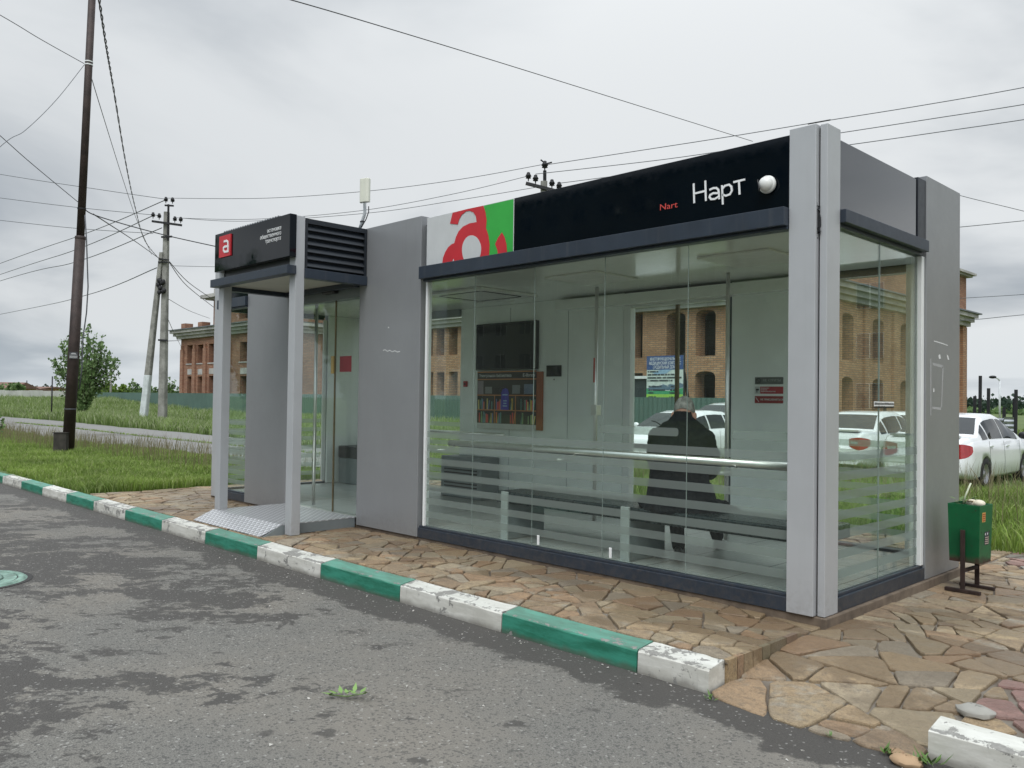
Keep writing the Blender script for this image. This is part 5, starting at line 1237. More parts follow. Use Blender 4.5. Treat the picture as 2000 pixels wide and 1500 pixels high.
def make_car(kind, paintm, label, tail_wrap=True):
    s = CARS[kind]; L = s['L']/2; t = empty('parked_car', (0, 0, 0), label, 'car', 'cars parked behind the shelter')
    topf = lambda x: lerp_keys(s['top'], x); beltf = lambda x: min(lerp_keys(s['belt'], x), topf(x)-.01)
    def half(x):                              # plan taper
        u = abs(x)/L; return s['w']*(1-.035*u**2-.16*max(0, (u-.86)/.14)**2)
    def cabin(x): return max(0.0, min(1.0, (topf(x)-beltf(x)-.05)/.36))
    def roofw(x): h = half(x); return h*.93*(1-cabin(x)) + s['roofw']*cabin(x)
    def low(x): u = abs(x)/L; return .20+.09*max(0, (u-.8)/.2)
    def ring(x):
        h = half(x); b_ = beltf(x); tp = topf(x); lo = low(x); rw_ = roofw(x); ed = tp-.045*cabin(x)-.012
        r_ = [(0, lo), (h*.90, lo), (h*.985, lo+.07), (h*1.0, lo+(b_-lo)*.45), (h*.99, lo+(b_-lo)*.72), (h*.965, b_), (h*.955, b_+.002)]
        for i in range(1, 6):
            k = i/6; bow = .018*math.sin(math.pi*k)*cabin(x); r_.append((h*.955+(rw_-h*.955)*k+bow, b_+(ed-b_)*k))
        r_ += [(rw_, ed), (rw_*.86, tp-.008*cabin(x)), (rw_*.5, tp+.004), (0, tp+.008)]
        return r_
    xs = sorted(set([round(-L+2*L*i/64, 3) for i in range(65)]+[k[0] for k in s['top']]))
    xs = [x for x in xs if -L <= x <= L]
    mb = MB(); rings = [ring(x) for x in xs]; n = len(rings[0]); full = []
    for x, r_ in zip(xs, rings):
        row = [(x, y, z) for y, z in r_]+[(x, -y, z) for y, z in r_[-2:0:-1]]; full.append(row)
    m_ = len(full[0]); mb.add([p for row in full for p in row], [(i*m_+k, i*m_+(k+1) % m_, (i+1)*m_+(k+1) % m_, (i+1)*m_+k) for i in range(len(xs)-1) for k in range(m_)], True)
    mb.add(full[0], [tuple(range(m_))], False); mb.add(full[-1], [tuple(range(m_))[::-1]], False)
    body = mb.build('body', paintm, t)
    b2 = bmesh.new(); b2.from_mesh(body.data); bmesh.ops.remove_doubles(b2, verts=b2.verts, dist=.0005); bmesh.ops.recalc_face_normals(b2, faces=b2.faces); b2.to_mesh(body.data); b2.free()
    cut = MB()
    for x in s['wb']:
        for sg in (-1, 1): cut.lathe([(.001, sg*.50), (.335, sg*.50), (.335, sg*.95), (.001, sg*.95)], (x, 0, .295), 32, 'y', False)
    co_ = cut.build('cut', paintm); bm_ = body.modifiers.new('arch', 'BOOLEAN'); bm_.object = co_; bm_.operation = 'DIFFERENCE'; bm_.solver = 'EXACT'
    dg = bpy.context.evaluated_depsgraph_get(); dg.update(); me = bpy.data.meshes.new_from_object(body.evaluated_get(dg)); body.modifiers.clear(); body.data = me; bpy.data.objects.remove(co_)
    inn = MB(); inn.box(-L+.3, L-.3, -.49, .49, .24, .72); inn.build('underbody', MT['black'], t)
    # glazing lies on the body skin, a few millimetres proud
    def skin(x, k, sg, off=.006):
        r_ = ring(x); P_ = r_[6:13]; f_ = k*6; i = min(int(f_), 5); y, z = (P_[i][j]+(P_[i+1][j]-P_[i][j])*(f_-i) for j in (0, 1)); return (x, sg*(y+off), z+off*.3)
    def sidewin(x0, x1, sg, nm):
        N = 14; v = []; fs = []
        for i in range(N+1):
            x = x0+(x1-x0)*i/N
            for k in (0, .2, .4, .6, .8, 1):
                kk = .10+.80*k; v.append(skin(x, kk, sg))
        # only where the cabin is tall enough
        for i in range(N):
            xm = x0+(x1-x0)*(i+.5)/N
            for k in range(5): fs.append((i*6+k, i*6+6+k, i*6+7+k, i*6+k+1))
        b_ = MB(); b_.add(v, fs, True); b_.build(nm, MT['car_glass'], t)
    def cabin_at(lo_, hi_, sg_, nm):
        sidewin(lo_, hi_, sg_, nm)
    a0, a1 = s['win']; p0, p1 = s['pill']
    for sg in (-1, 1):
        if p0 - a0 > .2: sidewin(a0+.03, p0-.035, sg, 'quarter_window'); sidewin(p0+.03, p1-.03, sg, 'side_window')
        else: sidewin(a0, p0-.02, sg, 'side_window')
        sidewin(p1+.03, a1-.10, sg, 'side_window')
    def screen(x0, x1, nm):
        N = 8; v = []; Wd = 10
        for i in range(N+1):
            x = x0+(x1-x0)*i/N; rw_ = roofw(x)*.93
            for k in range(Wd+1):
                y = -1+2*k/Wd; tp = topf(x)+.008-(.012*abs(y)**3)*cabin(x); v.append((x, y*rw_, tp+.008))
        b_ = MB(); b_.add(v, [(i*(Wd+1)+k, (i+1)*(Wd+1)+k, (i+1)*(Wd+1)+k+1, i*(Wd+1)+k+1) for i in range(N) for k in range(Wd)], True); b_.build(nm, MT['car_glass'], t)
    screen(s['rear'][0]+.04, s['rear'][1]-.03, 'rear_window'); screen(s['wind'][0]+.03, s['wind'][1]-.04, 'windscreen')
    for sg in (-1, 1):
        h = half(-L+.12)
        if kind == 'old_sedan':
            MB().box(-L-.012, -L+.03, *sorted((sg*.50, sg*.74)), .66, .80).build('taillight', MT['lamp_red'], t, .01); MB().box(L-.03, L+.014, *sorted((sg*.44, sg*.70)), .66, .80).build('headlight', MT['lamp_clear'], t, .015)
        else:
            def wrap(nm, xs_, z0, z1, m, up):
                v = []; K = len(xs_)
                for i_, x in enumerate(xs_):
                    r_ = ring(x); f_ = (i_/(K-1))**1.6
                    for z in (z0+.10*f_*(z1-z0)/.2, z1-.05*f_):
                        y = np.interp(z, [q[1] for q in r_[2:6]], [q[0] for q in r_[2:6]]); v.append((x, sg*(y+.006), z))
                b_ = MB(); b_.add(v, [(2*i, 2*i+2, 2*i+3, 2*i+1) for i in range(K-1)], True)
                x = xs_[0]; e = .006*(1 if x > 0 else -1); y0 = half(x)*.985; y1 = half(x)*.66; N = 6; w_ = []
                for i_ in range(N+1):
                    k_ = i_/N; yy = y0+(y1-y0)*k_; w_ += [(x+e, sg*yy, z0+(z1-z0)*.30*k_**2), (x+e, sg*yy, z1-(z1-z0)*.12*k_**1.5)]
                b_.add(w_, [(2*i, 2*i+2, 2*i+3, 2*i+1) for i in range(N)], True); lo_ = b_.build(nm, m, t)
                if up and x < 0:
                    zm = (z0+z1)/2; MB().prism([(x+e-.001, sg*y0*.95, zm-.01), (x+e-.001, sg*y1*1.06, zm+.0), (x+e-.001, sg*y1*1.06, zm+.055), (x+e-.001, sg*y0*.95, zm+.04)], (-.003, 0, 0)).build('reversing_lamp', MT['lamp_clear'], lo_)
            wrap('taillight', [-L+.002, -L+.06, -L+.13, -L+.20, -L+.25], .60, .87, MT['lamp_red'], True)
            wrap('headlight', [L-.004, L-.06, L-.14, L-.25], .50, .62, MT['lamp_clear'], True)
        for x in s['wb']:
            wl_ = MB(); wl_.lathe([(.19, .07), (.275, .085), (.292, .06), (.292, -.07), (.275, -.09), (.19, -.08)], (x, sg*(s['w']-.10), .292), 28, 'y'); wo = wl_.build('wheel', MT['tyre'], t)
            rm = MB(); rm.lathe([(.0, .055*sg), (.05, .06*sg), (.06, .035*sg), (.15, .03*sg), (.165, .07*sg), (.192, .075*sg)], (x, sg*(s['w']-.10), .292), 20, 'y'); rm.build('rim', MT['rim'], wo)
        xm = s['wind'][1]-.30 if kind != 'old_sedan' else .62
        mm = MB(); ball(mm, (xm-.03, sg*(half(xm)+.10), beltf(xm)+.10), (.05, .10, .075), 8); mm.build('mirror', MT['black'] if kind == 'sedan' else paintm, t)
        for x in ((p1-.20, .72*a1) if False else (p0*.3+p1*.7-.55 if kind != 'old_sedan' else -.6, p1+.18)):
            r_ = ring(x); MB().box(x-.09, x+.09, *sorted((sg*(half(x)*.985), sg*(half(x)*.985+.022))), beltf(x)-.115, beltf(x)-.08).build('door_handle', paintm, t, .008)
        for x in (a1-.02, p1, p0+ (.35 if kind == 'hatchback' else -.02)):
            q = [ring(x)[i] for i in (2, 3, 4, 5)]; b_ = MB(); b_.tube([(x, sg*(y+.0005), z) for y, z in q], .004, 4); b_.build('door_gap', MT['black'], t)
    bp = MB(); bp.box(-L-.02, -L+.12, -half(-L)*.93, half(-L)*.93, .36, .53); bp.build('rear_bumper', paintm, t, .03); bp = MB(); bp.box(L-.12, L+.02, -half(L)*.93, half(L)*.93, .30, .45); bp.build('front_bumper', paintm, t, .03)
    MB().box(-L-.024, -L-.02, -.26, .26, .55, .66).build('number_plate', MT['white_trim'], t); MB().box(L+.02, L+.024, -.26, .26, .34, .44).build('number_plate', MT['white_trim'], t)
    if kind != 'sedan': MB().box(L-.02, L+.012, -.42, .42, .52, .62).build('grille', MT['black'], t, .01)
    if kind == 'sedan': MB().prism([(-L+.08, -.62, .985), (-L+.24, -.62, .99), (-L+.22, -.62, 1.015), (-L+.05, -.62, 1.03)], (0, 1.24, 0)).build('spoiler', paintm, t, .006)
    mb = MB(); zf_ = topf(s['wind'][1]-.08)+.022; mb.tube([(s['wind'][1]-.05, .1, zf_), (s['wind'][1]-.25, -.25, topf(s['wind'][1]-.25)+.025), (s['wind'][1]-.3, -.42, topf(s['wind'][1]-.3)+.02)], .009, 5); mb.build('wiper', MT['black'], t)
    return t
def park(c, x, y, rot): c.location = (x, y, float(gz(x, y))-.02); c.rotation_euler = (0, 0, rot)
carA = make_car('sedan', MT['car_white'], 'white sedan seen from behind, right of the shelter end wall beside the green bin')
park(carA, -5.88, 18.75, R(90))
carB = copy_tree(carA); carB['label'] = 'white sedan seen from behind through the side glass, left of the other white sedan'; park(carB, -8.3, 20.1, R(90))
carC = make_car('old_sedan', MT['car_white'], 'white boxy old car facing the shelter, seen through the side glass'); park(carC, -9.7, 25.4, R(-90))
carD = make_car('hatchback', MT['car_white'], 'white hatchback facing the shelter, right behind the seated person'); park(carD, -12.05, 17.9, R(-90))
carE = copy_tree(carD); carE['label'] = 'pale grey hatchback parked farther back behind the white hatchback'; park(carE, -14.2, 23.6, R(-90)); carE.location.z += .12; carE.scale = (1.05, 1.05, 1.05)
for ch in carE.children:
    if ch.data.materials and ch.data.materials[0] == MT['car_white']:
        ch.material_slots[0].link = 'OBJECT'; ch.material_slots[0].material = MT['car_pale']

# ------------------------------------------------------------------ fences
def sheet_fence(name, a, b, z0, z1, m, label, horiz, step=2.5, posts=None, pm='green_sheet'):
    a, b = Vector((*a, 0)), Vector((*b, 0)); L = (b-a).length; d = (b-a)/L; nrm = Vector((-d.y, d.x, 0)); t = empty(name, (a+b)/2, label, 'fence')
    mb = MB()
    if not horiz:
        n = int(L/.11); v = []
        for i in range(n+1):
            p = a+d*(L*i/n)+nrm*(.018 if i % 2 else -.018); g_ = float(gz(p.x, p.y)); v += [(p.x, p.y, z0+g_*0), (p.x, p.y, z1)]
        mb.add(v, [(2*i, 2*i+2, 2*i+3, 2*i+1) for i in range(n)])
    else:
        n = int((z1-z0)/.035); v = []
        for i in range(n+1):
            z = z0+(z1-z0)*i/n; o_ = nrm*(.022*math.sin(i*math.pi/2))
            for p in (a, b): v.append((p.x+o_.x, p.y+o_.y, z))
        mb.add(v, [(2*i, 2*i+1, 2*i+3, 2*i+2) for i in range(n)], True)
    mb.build('sheeting', m, t)
    for p, h in (posts or [(i*step, z1-.03) for i in range(int(L/step)+1)]):
        q = a+d*p+nrm*.06; MB().obox((q.x, q.y, z0-.3), (q.x+.02, q.y, h), .08, .08).build('post', MT['iron'] if posts else MT[pm], t)
    return t
sheet_fence('fence', (-83, 27.3), (-15.6, 27.0), -.2, 1.555, MT['green_sheet'], 'long green metal sheet fence in front of the brick building', False, 2.6)
fp = [(.2, 1.9), (2.0, 1.5), (3.4, 1.3), (5.0, 1.6), (6.6, 2.2), (7.7, 1.95), (8.7, 1.2)]
sheet_fence('fence', (-15.5, 29.6), (-9.0, 28.1), -.25, 1.02, MT['silver_sheet'], 'silver corrugated sheet fence behind the boxy old car', True, posts=[(.3, 1.8), (2.2, 1.3), (4.2, 1.5), (6.0, 1.3)])
a_, b_ = at(1874, 815, 27.5), at(1960, 822, 26); sheet_fence('fence', (a_.x, a_.y), (b_.x, b_.y), -.3, 1.02, MT['silver_sheet'], 'silver corrugated fence with black posts behind the white sedan', True, posts=[(.5, 1.7), (.7, 2.35), (1.0, 1.95), (1.55, 1.35), (1.95, 1.9)])
a_, b_ = at(1961, 822, 26), at(1984, 822, 25.8); sheet_fence('fence', (a_.x, a_.y), (b_.x, b_.y), -.05, 1.06, MT['silver_sheet'], 'short tilted end sheet of the silver fence with a tar black post', True, posts=[(.02, .95), (.25, 1.62)])

# ------------------------------------------------------------------ brick building
def wall(mb, P, u0, u1, v0, v1, ops, th):
    us = sorted({u0, u1, *[o[0] for o in ops], *[o[1] for o in ops]}); vs = sorted({v0, v1, *[o[2] for o in ops], *[o[3] for o in ops]})
    def hexa(a, b, c, d):
        v = [P(x, w_, z) for w_ in (0, th) for x, z in ((a, c), (b, c), (b, d), (a, d))]; mb.add(v, [(0, 1, 2, 3), (7, 6, 5, 4), (0, 4, 5, 1), (1, 5, 6, 2), (2, 6, 7, 3), (3, 7, 4, 0)])
    for a, b in zip(us[:-1], us[1:]):
        run = None
        for c, d in zip(vs[:-1], vs[1:]):
            um, vm = (a+b)/2, (c+d)/2
            solid = not any(o[0] < um < o[1] and o[2] < vm < o[3] for o in ops)
            if solid: run = (run[0], d) if run else (c, d)
            elif run: hexa(a, b, *run); run = None
        if run: hexa(a, b, *run)
    for (a, b, c, d, r_) in ops:
        if r_ > 0:
            m_ = (a+b)/2; N = 8
            for s in (-1, 1):
                e = a if s < 0 else b; pts = [(e, d)]+[(m_+s*(b-a)/2*(1-i/N), d-r_*(1-math.sqrt(max(0, 1-(1-i/N)**2)))) for i in range(N+1)]
                q = [Vector(P(x, .002, z)) for x, z in pts]; off = Vector(P(0, th-.004, 0))-Vector(P(0, 0, 0)); mb.prism(q, off)
FY = 37.3; CX = -17.5; EY = 56.8; ZC = 6.27
def pxops(lst, y):
    o = []
    for (x0, x1, y0, y1, ar) in lst:
        a, b = ony(x0, y0, y), ony(x1, y0, y); zt = ony((x0+x1)/2, y0, y).z; zb = ony((x0+x1)/2, y1, y).z; o.append((round(a.x, 3), round(b.x, 3), round(max(zb, -.2), 3), round(zt, 3), ar))
    return o
B = empty('brick_building', (-40, 45, 0), 'unfinished orange brick building with empty arched windows and concrete cornices', 'building')
ops = pxops([(838, 846, 642, 695, 0), (853, 868, 641, 694, 0), (877, 894, 640, 693, 0), (838, 846, 727, 800, 0), (853, 868, 727, 800, 0), (877, 894, 726, 800, 0),
  (1233, 1255.5, 611, 699, 0), (1302, 1339, 609.5, 694, .28), (1359, 1398, 604.5, 695, .28), (1233, 1255.5, 729, 800, 0), (1302, 1339, 727, 800, .25), (1357, 1397, 725, 800, .25)], FY)
for px in (590, 632): ops += pxops([(px, px+9, 672, 706, 0), (px, px+9, 733, 790, 0)], FY)
u = -30.0
for u in (-52.5, -50.4, -35.8, -34.2, -32.6, -31.0): ops += [(u, u+.75, 3.6, 5.7, 0), (u, u+.75, -.2, 2.6, 0)]
ops = [o for o in ops if o[1] < CX-.1]
mb = MB(); wall(mb, lambda x, w_, z: (x, FY+w_, z), -56.98, CX, -.4, ZC, ops, .9); mb.build('front_wall', MT['brick'], B)
sops = []
for y0 in (39.0, 42.6, 46.2, 49.8, 53.2): sops += [(y0, y0+1.35, 3.5, 5.75, .25), (y0, y0+1.35, -.2, 2.7, .25)]
mb = MB(); wall(mb, lambda y, w_, z: (CX-w_, y, z), FY+.905, EY, -.4, ZC, sops, .9)
for y0 in (38.25, 41.4, 45.0, 48.6, 52.1, 55.6): mb.box(CX+.002, CX+.14, y0, y0+.55, -.4, ZC-.002)
mb.build('side_wall', MT['brick'], B)
WY, WX0, WX1 = 31.0, -72.95, -57.0
wops = pxops([(366, 378, 674, 710, 0), (386, 398, 673, 709, 0), (408, 420, 671, 708, 0), (366, 378, 735, 800, 0), (386, 398, 735, 800, 0), (408, 420, 734, 800, 0), (432, 444, 670, 707, 0), (432, 444, 734, 800, 0), (469, 483, 668, 706, 0), (469, 483, 734, 800, 0)], WY)
wops = [o for o in wops if WX0+.2 < o[0] and o[1] < WX1-.2]
mb = MB(); wall(mb, lambda x, w_, z: (x, WY+w_, z), WX0, WX1, -.4, ZC, wops, .9)
for px in (357.5, 381, 402, 425, 450):
    q = ony(px, 700, WY).x; mb.box(q-.28, q+.28, WY-.16, WY-.002, -.4, 5.35); mb.box(q-.16, q+.16, WY-.16, WY-.002, 5.352, 5.7)
mb.build('wing_wall', MT['brick_red'], B)
mb = MB(); wall(mb, lambda y, w_, z: (WX1-w_, y, z), WY+.905, FY, -.4, ZC-.003, [], .9); wall(mb, lambda y, w_, z: (WX0+w_, y, z), WY+.905, 52, -.4, ZC-.003, [], .9); mb.build('wing_wall', MT['brick_red'], B)
for o in wops:
    if o[3] > 4: MB().box(o[0]-.1, o[1]+.1, WY-.06, WY+.3, o[2]-.10, o[2]-.002).build('window_sill', MT['cornice'], B)
    if o[3] < 3.5: MB().box(o[0]+.05, o[1]-.05, WY-.03, WY-.002, o[3]+.15, o[3]+.62).build('spandrel_block', MT['cornice'], B)
# floors and inner walls keep the empty openings dark
mb = MB(); mb.box(-71.0, CX-.95, FY+5.0, FY+5.4, -.4, 6.2); mb.box(WX0+.95, WX1-.95, WY+5.5, WY+5.9, -.4, 6.2)
for x in (-52, -44, -36, -29.5, -23.6, -20.3): mb.box(x, x+.3, FY+.92, FY+4.99, -.4, 6.2)
for x in (-68.6, -65.4, -62): mb.box(x, x+.3, WY+.92, WY+5.49, -.4, 6.2)
for y in (43, 48, 52): mb.box(CX-6, CX-.95, y, y+.3, -.4, 6.2)
mb.build('inner_wall', MT['brick_in'], B)
mb = MB(); mb.box(-71, CX-.93, FY+.92, EY-.5, 3.0, 3.25); mb.box(WX0+.92, WX1-.92, WY+.92, FY+.9, 3.0, 3.25); mb.build('floor_slab', MT['concrete'], B)
# stepped cornice
mb = MB()
for i, (dz, pr) in enumerate(((.0, .30), (.24, .52), (.48, .74))):
    z0, z1 = ZC+dz+.002, ZC+dz+.238
    mb.box(WX1+pr, CX+pr, FY-pr, EY-.3, z0, z1) if i < 3 else 0
    mb.box(WX0-pr, WX1+pr-.003, WY-pr, FY-pr-.003 if False else 51.5, z0, z1)
mb.build('cornice', MT['cornice'], B)
mb = MB(); mb.box(WX1+.75, CX+.86, FY-.86, EY, ZC+.72, ZC+.80); mb.box(WX0-.86, WX1+.745, WY-.86, 51.6, ZC+.72, ZC+.80); mb.build('flat_roof', MT['roof'], B)
mb = MB(); wall(mb, lambda x, w_, z: (x, FY+1.2+w_, z), -66, CX-.03, 7.075, 9.35, [(-30+i*3.2, -28.6+i*3.2, 7.6, 8.9, 0) for i in range(4)], .6); wall(mb, lambda y, w_, z: (CX-.03-w_, y, z), FY+1.805, EY-.1, 7.075, 9.35, [], .6); wall(mb, lambda x, w_, z: (x, WY+.4+w_, z), -67.6, -57.2, 7.075, 9.35, [(-63, -60.5, 7.5, 8.8, 0)], .6); mb.box(-67.6, -67.0, WY+1.005, 50, 7.075, 9.35); mb.box(-57.8, -57.2, WY+1.005, FY+1.19, 7.075, 9.35)
mb.build('attic_wall', MT['brick_red'], B)
mb = MB(); mb.box(-66.4, CX+.25, FY+.9, EY+.2, 9.352, 9.46); mb.box(-66.6, CX+.42, FY+.7, EY+.4, 9.462, 9.60); mb.box(-68.1, -56.7, WY-.1, FY+.69, 9.352, 9.46); mb.box(-68.4, -56.4, WY-.4, FY+.68, 9.462, 9.75); mb.box(-67.4, -66.2, WY+.3, WY+1.6, 9.752, 10.3); mb.build('attic_roof', MT['cornice'], B)
mb = MB()
for px, yy, zt in ((363, WY+.1, 7.62), (396, WY+.0, 7.55)):
    q = ony(px, 650, yy); MB().box(q.x-.42, q.x+.42, yy-.25, yy+.45, 7.08, zt).build('brick_stub', MT['brick_red'], B)

t = empty('site_cabin', (-20.9, 29, 0), 'dark site cabin with white roof edge behind the green fence', 'cabin')
a_, b_ = ony(1215, 735, 29.5), ony(1262, 735, 29.5); MB().box(a_.x, b_.x, 29.5, 32, -.1, a_.z-.12).build('cabin_body', MT['cabin'], t); MB().box(a_.x-.1, b_.x+.1, 29.4, 32.1, a_.z-.118, a_.z+.0).build('cabin_roof', MT['white_trim'], t)
# banner
t = empty('building_banner', (-19, 27.6, 0), 'colourful building site banner with blue heading and painted mountains above the green fence', 'banner')
BY_ = 27.45; q0 = ony(1263.5, 696, BY_); q1 = ony(1334, 780, BY_); X0, X1, Z0, Z1 = q0.x, q1.x, q1.z-.03, q0.z; wd, hd = X1-X0, Z1-Z0
def bp_(u0, u1, v0, v1): return (X0+wd*u0, X0+wd*u1, v0*hd+Z0, v1*hd+Z0)
def bbox(nm, m, u0, u1, v0, v1, d): a, b, c, e = bp_(u0, u1, v0, v1); MB().box(a, b, BY_-d, BY_-d+.004, c, e).build(nm, m, t, 0)
bbox('sheet', flat('banner_pale', (.62, .70, .66)), 0, 1, 0, 1, 0); bbox('heading', flat('banner_blue', (.045, .09, .24)), 0, 1, .685, 1, .006); bbox('meadow', flat('banner_lime', (.33, .62, .10)), 0, 1, 0, .13, .006)
def bpoly(nm, m, pts, d): MB().prism([(X0+wd*u_, BY_-d, Z0+hd*v_) for u_, v_ in pts], (0, -.003, 0)).build(nm, m, t)
bpoly('green_hill', flat('banner_green', (.06, .34, .16)), [(0, .13), (1, .13), (1, .27), (.8, .24), (.6, .2), (.4, .22), (.15, .2), (0, .26)], .005)
bpoly('mountain', flat('banner_slate', (.12, .19, .26)), [(0, .26), (.15, .22), (.4, .24), (.6, .22), (1, .28), (1, .36), (.93, .38), (.85, .41), (.78, .34), (.66, .36), (.55, .33), (.42, .37), (.33, .31), (.2, .33), (.08, .28)], .004)
for pts in ([(.36, .32), (.42, .37), (.47, .33), (.43, .345)], [(.80, .36), (.85, .41), (.91, .37), (.86, .385)], [(.56, .31), (.585, .33), (.62, .31)]): bpoly('snow_cap', MT['white_trim'], pts, .0075)
bpoly('sky_patch', flat('banner_sky', (.30, .46, .62)), [(.15, .62), (.4, .685), (.7, .685), (.55, .6), (.3, .57)], .004)
for s_, v_, w_, c_ in (('МНОГОФУНКЦИОНАЛЬНЫЙ', .895, .82, .5), ('МЕДИЦИНСКИЙ КОМПЛЕКС', .80, .86, .5), ('( РОДИЛЬНЫЙ ДОМ )', .71, .64, .5)):
    text_mesh('lettering', s_, .17, MT['white_letter'], t, (X0+wd*(c_-w_/2), BY_-.0105, Z0+hd*v_), width=wd*w_)
dk = flat('banner_ink', (.03, .04, .05)); rq = random.Random(9)
for v_, us in ((.625, (.03, .33)), (.555, (.03, .84)), (.485, (.03, .97)), (.42, (.03, .72)), (.285, (.06, .42)), (.205, (.06, .52)), (.285, (.68, .90)), (.205, (.66, .88)), (.14, (.06, .20)), (.14, (.64, .92)), (.045, (.06, .27)), (.045, (.64, .9))):
    u_ = us[0]; mb = MB()
    while u_ < us[1]: 
        k = rq.uniform(.012, .026); a, b, c, e = bp_(u_, min(u_+k, us[1]), v_, v_+.036); mb.box(a, b, BY_-.012, BY_-.0105, c, e); u_ += k+(.004 if rq.random() < .85 else .02)
    mb.build('faded_print', dk, t, 0)
mb = MB(); mb.obox((X0+.02, BY_+.06, -.2), (X0+.02, BY_+.06, Z1), .06, .06); mb.obox((X1-.02, BY_+.06, -.2), (X1-.02, BY_+.06, Z1+.08), .07, .07); p_ = ony(1352, 778, 29.3); mb.obox((X1-.02, BY_+.1, (Z0+Z1)/2+.2), (p_.x+.3, 29.0, -.1), .09, .09); mb.build('post', MT['iron'], t)

# ------------------------------------------------------------------ trees and far things
def leaves(mb, cols, c, rad, n, size, rnd, droop=.2):
    for _ in range(n):
        d = Vector((rnd.gauss(0, 1), rnd.gauss(0, 1), rnd.gauss(0, 1))); d = d.normalized()*rnd.random()**.45; p = Vector(c)+Vector((d.x*rad[0], d.y*rad[1], d.z*rad[2]))
        a = Vector((rnd.gauss(0, 1), rnd.gauss(0, 1), rnd.gauss(.2, .7))).normalized(); b = a.orthogonal().normalized(); b = (b*math.cos(rnd.random()*6.28)+a.cross(b)*math.sin(rnd.random()*6.28)); s = size*rnd.uniform(.6, 1.3)
        e = a.cross(b)*s*.5; f_ = b*s; mb.add([p-e*.3, p+f_*.5-e, p+f_, p+f_*.5+e], [(0, 1, 2, 3)]); t_ = min(1, max(0, rnd.gauss(.5, .25))); g_ = .6 if rnd.random() < .12 else 0; cols += [(t_, g_, 0, 1)]*4
def finish(mb, cols, nm, m, parent):
    o = mb.build(nm, m, parent, fix=False); a = o.data.color_attributes.new('col', 'FLOAT_COLOR', 'POINT'); a.data.foreach_set('color', np.asarray(cols, np.float32).ravel()); return o
def tree(kind, label, base, H, Wd, mat, nb, nl, size, seed, upright=.75, grp=None, trunk=.05):
    rnd = random.Random(seed); base = Vector(base); t = empty(kind, base, label, 'tree', grp); tr = MB(); cr_ = MB(); cols = []
    tr.tube([base-Vector((0, 0, .2)), base+Vector((.02*H, 0, H*.22)), base+Vector((0, .02*H, H*.45))], [trunk*1.5, trunk*1.2, trunk*.7], 8)
    for i in range(nb):
        a = 2*math.pi*i/nb+rnd.uniform(-.4, .4); k = rnd.random(); st_ = base+Vector((0, 0, H*rnd.uniform(.08, .42)))
        out = Wd/2*rnd.uniform(.25, 1.0); hgt = H*(1-.42*(out/(Wd/2))**2)*rnd.uniform(.8, 1.02)
        end = Vector((base.x+math.cos(a)*out, base.y+math.sin(a)*out, base.z+max(hgt, st_.z-base.z+.25*H)*1.0)); m1 = st_.lerp(end, .5)+Vector((math.cos(a), math.sin(a), 0))*out*.18
        pts = spline([st_, m1, end], 5); tr.tube(pts, [trunk*.55*(1-.85*j/(len(pts)-1)) for j in range(len(pts))], 5)
        for j, q in enumerate(pts[1:]):
            f_ = (j+1)/(len(pts)-1); rr = Wd*.085*(1.25-.75*f_); leaves(cr_, cols, q, (rr, rr, rr*1.15), max(2, int(nl*(1.2-.6*f_))), size, rnd)
    tr.build('trunk', MT['bark'], t); finish(cr_, cols, 'crown', mat, t); return t
q = at(163, 800, 45); tree('bushy_tree', 'dark green upright bushy tree behind the brown pole on the left', (q.x, q.y, -.1), 5.2, 3.4, MT['leaf_dark'], 52, 15, .13, 3, grp='trees beyond the meadow')
q = at(222, 785, 84); tree('bush', 'yellow green bush behind the fence right of the bushy tree', (q.x, q.y, 0), 2.75, 3.4, MT['leaf_light'], 18, 22, .2, 4, grp='trees beyond the meadow')
q = at(268, 785, 84); tree('sapling', 'small dark sapling behind the fence left of the leaning strut', (q.x, q.y, 0), 3.0, 2.2, MT['leaf_dark'], 9, 10, .2, 5, grp='trees beyond the meadow')
q = at(330, 785, 82); tree('sapling', 'thin airy sapling right of the concrete pole behind the fence', (q.x, q.y, 0), 3.4, 2.2, MT['leaf_dark'], 10, 7, .2, 6, grp='trees beyond the meadow')
q = at(298, 785, 82); tree('sapling', 'half hidden sapling between the strut and the concrete pole', (q.x, q.y, 0), 2.3, 1.8, MT['leaf_dark'], 8, 9, .18, 8, grp='trees beyond the meadow')
q = at(25, 775, 120); tree('bush', 'round grey green bush between the two far houses', (q.x, q.y, 0), 3.0, 4.6, MT['leaf_dark'], 14, 22, .3, 7, grp='trees beyond the meadow')
# overgrown shoot at the left frame edge
tree('shrub', 'leafy shrub at the left edge beside the path', (*(onz(-34, 880, .1)[:2]), .1), 1.0, 1.0, MT['leaf_dark'], 12, 10, .07, 17, trunk=.015)
def wood(name, label, pts, n, h, size, seed, mat='leaf_blue'):
    rnd = random.Random(seed); mb = MB(); cols = []
    for i in range(n):
        k = rnd.random()*(len(pts)-1); j = min(int(k), len(pts)-2); p = pts[j].lerp(pts[j+1], k-j); hh = h*rnd.uniform(.45, 1.0); leaves(mb, cols, (p.x+rnd.gauss(0, 4), p.y+rnd.gauss(0, 4), hh*.5), (hh*.75, hh*.75, hh*.55), 34, size, rnd)
    o = finish(mb, cols, name, MT[mat], None); tag(o, label, 'wood', kind='stuff')
g0 = lambda px, d: Vector((*(CO+ray(px, 790)*d)[:2], 0))
wood('far_trees', 'dark line of far trees on the left horizon', [g0(84, 230), g0(130, 220), g0(260, 230), g0(345, 240)], 90, 3.9, .9, 31)
wood('far_trees', 'dark far trees on the low hill at the right edge', [g0(1924, 170), g0(1960, 160), g0(2000, 150), g0(2080, 140)], 120, 3.4, .7, 32)
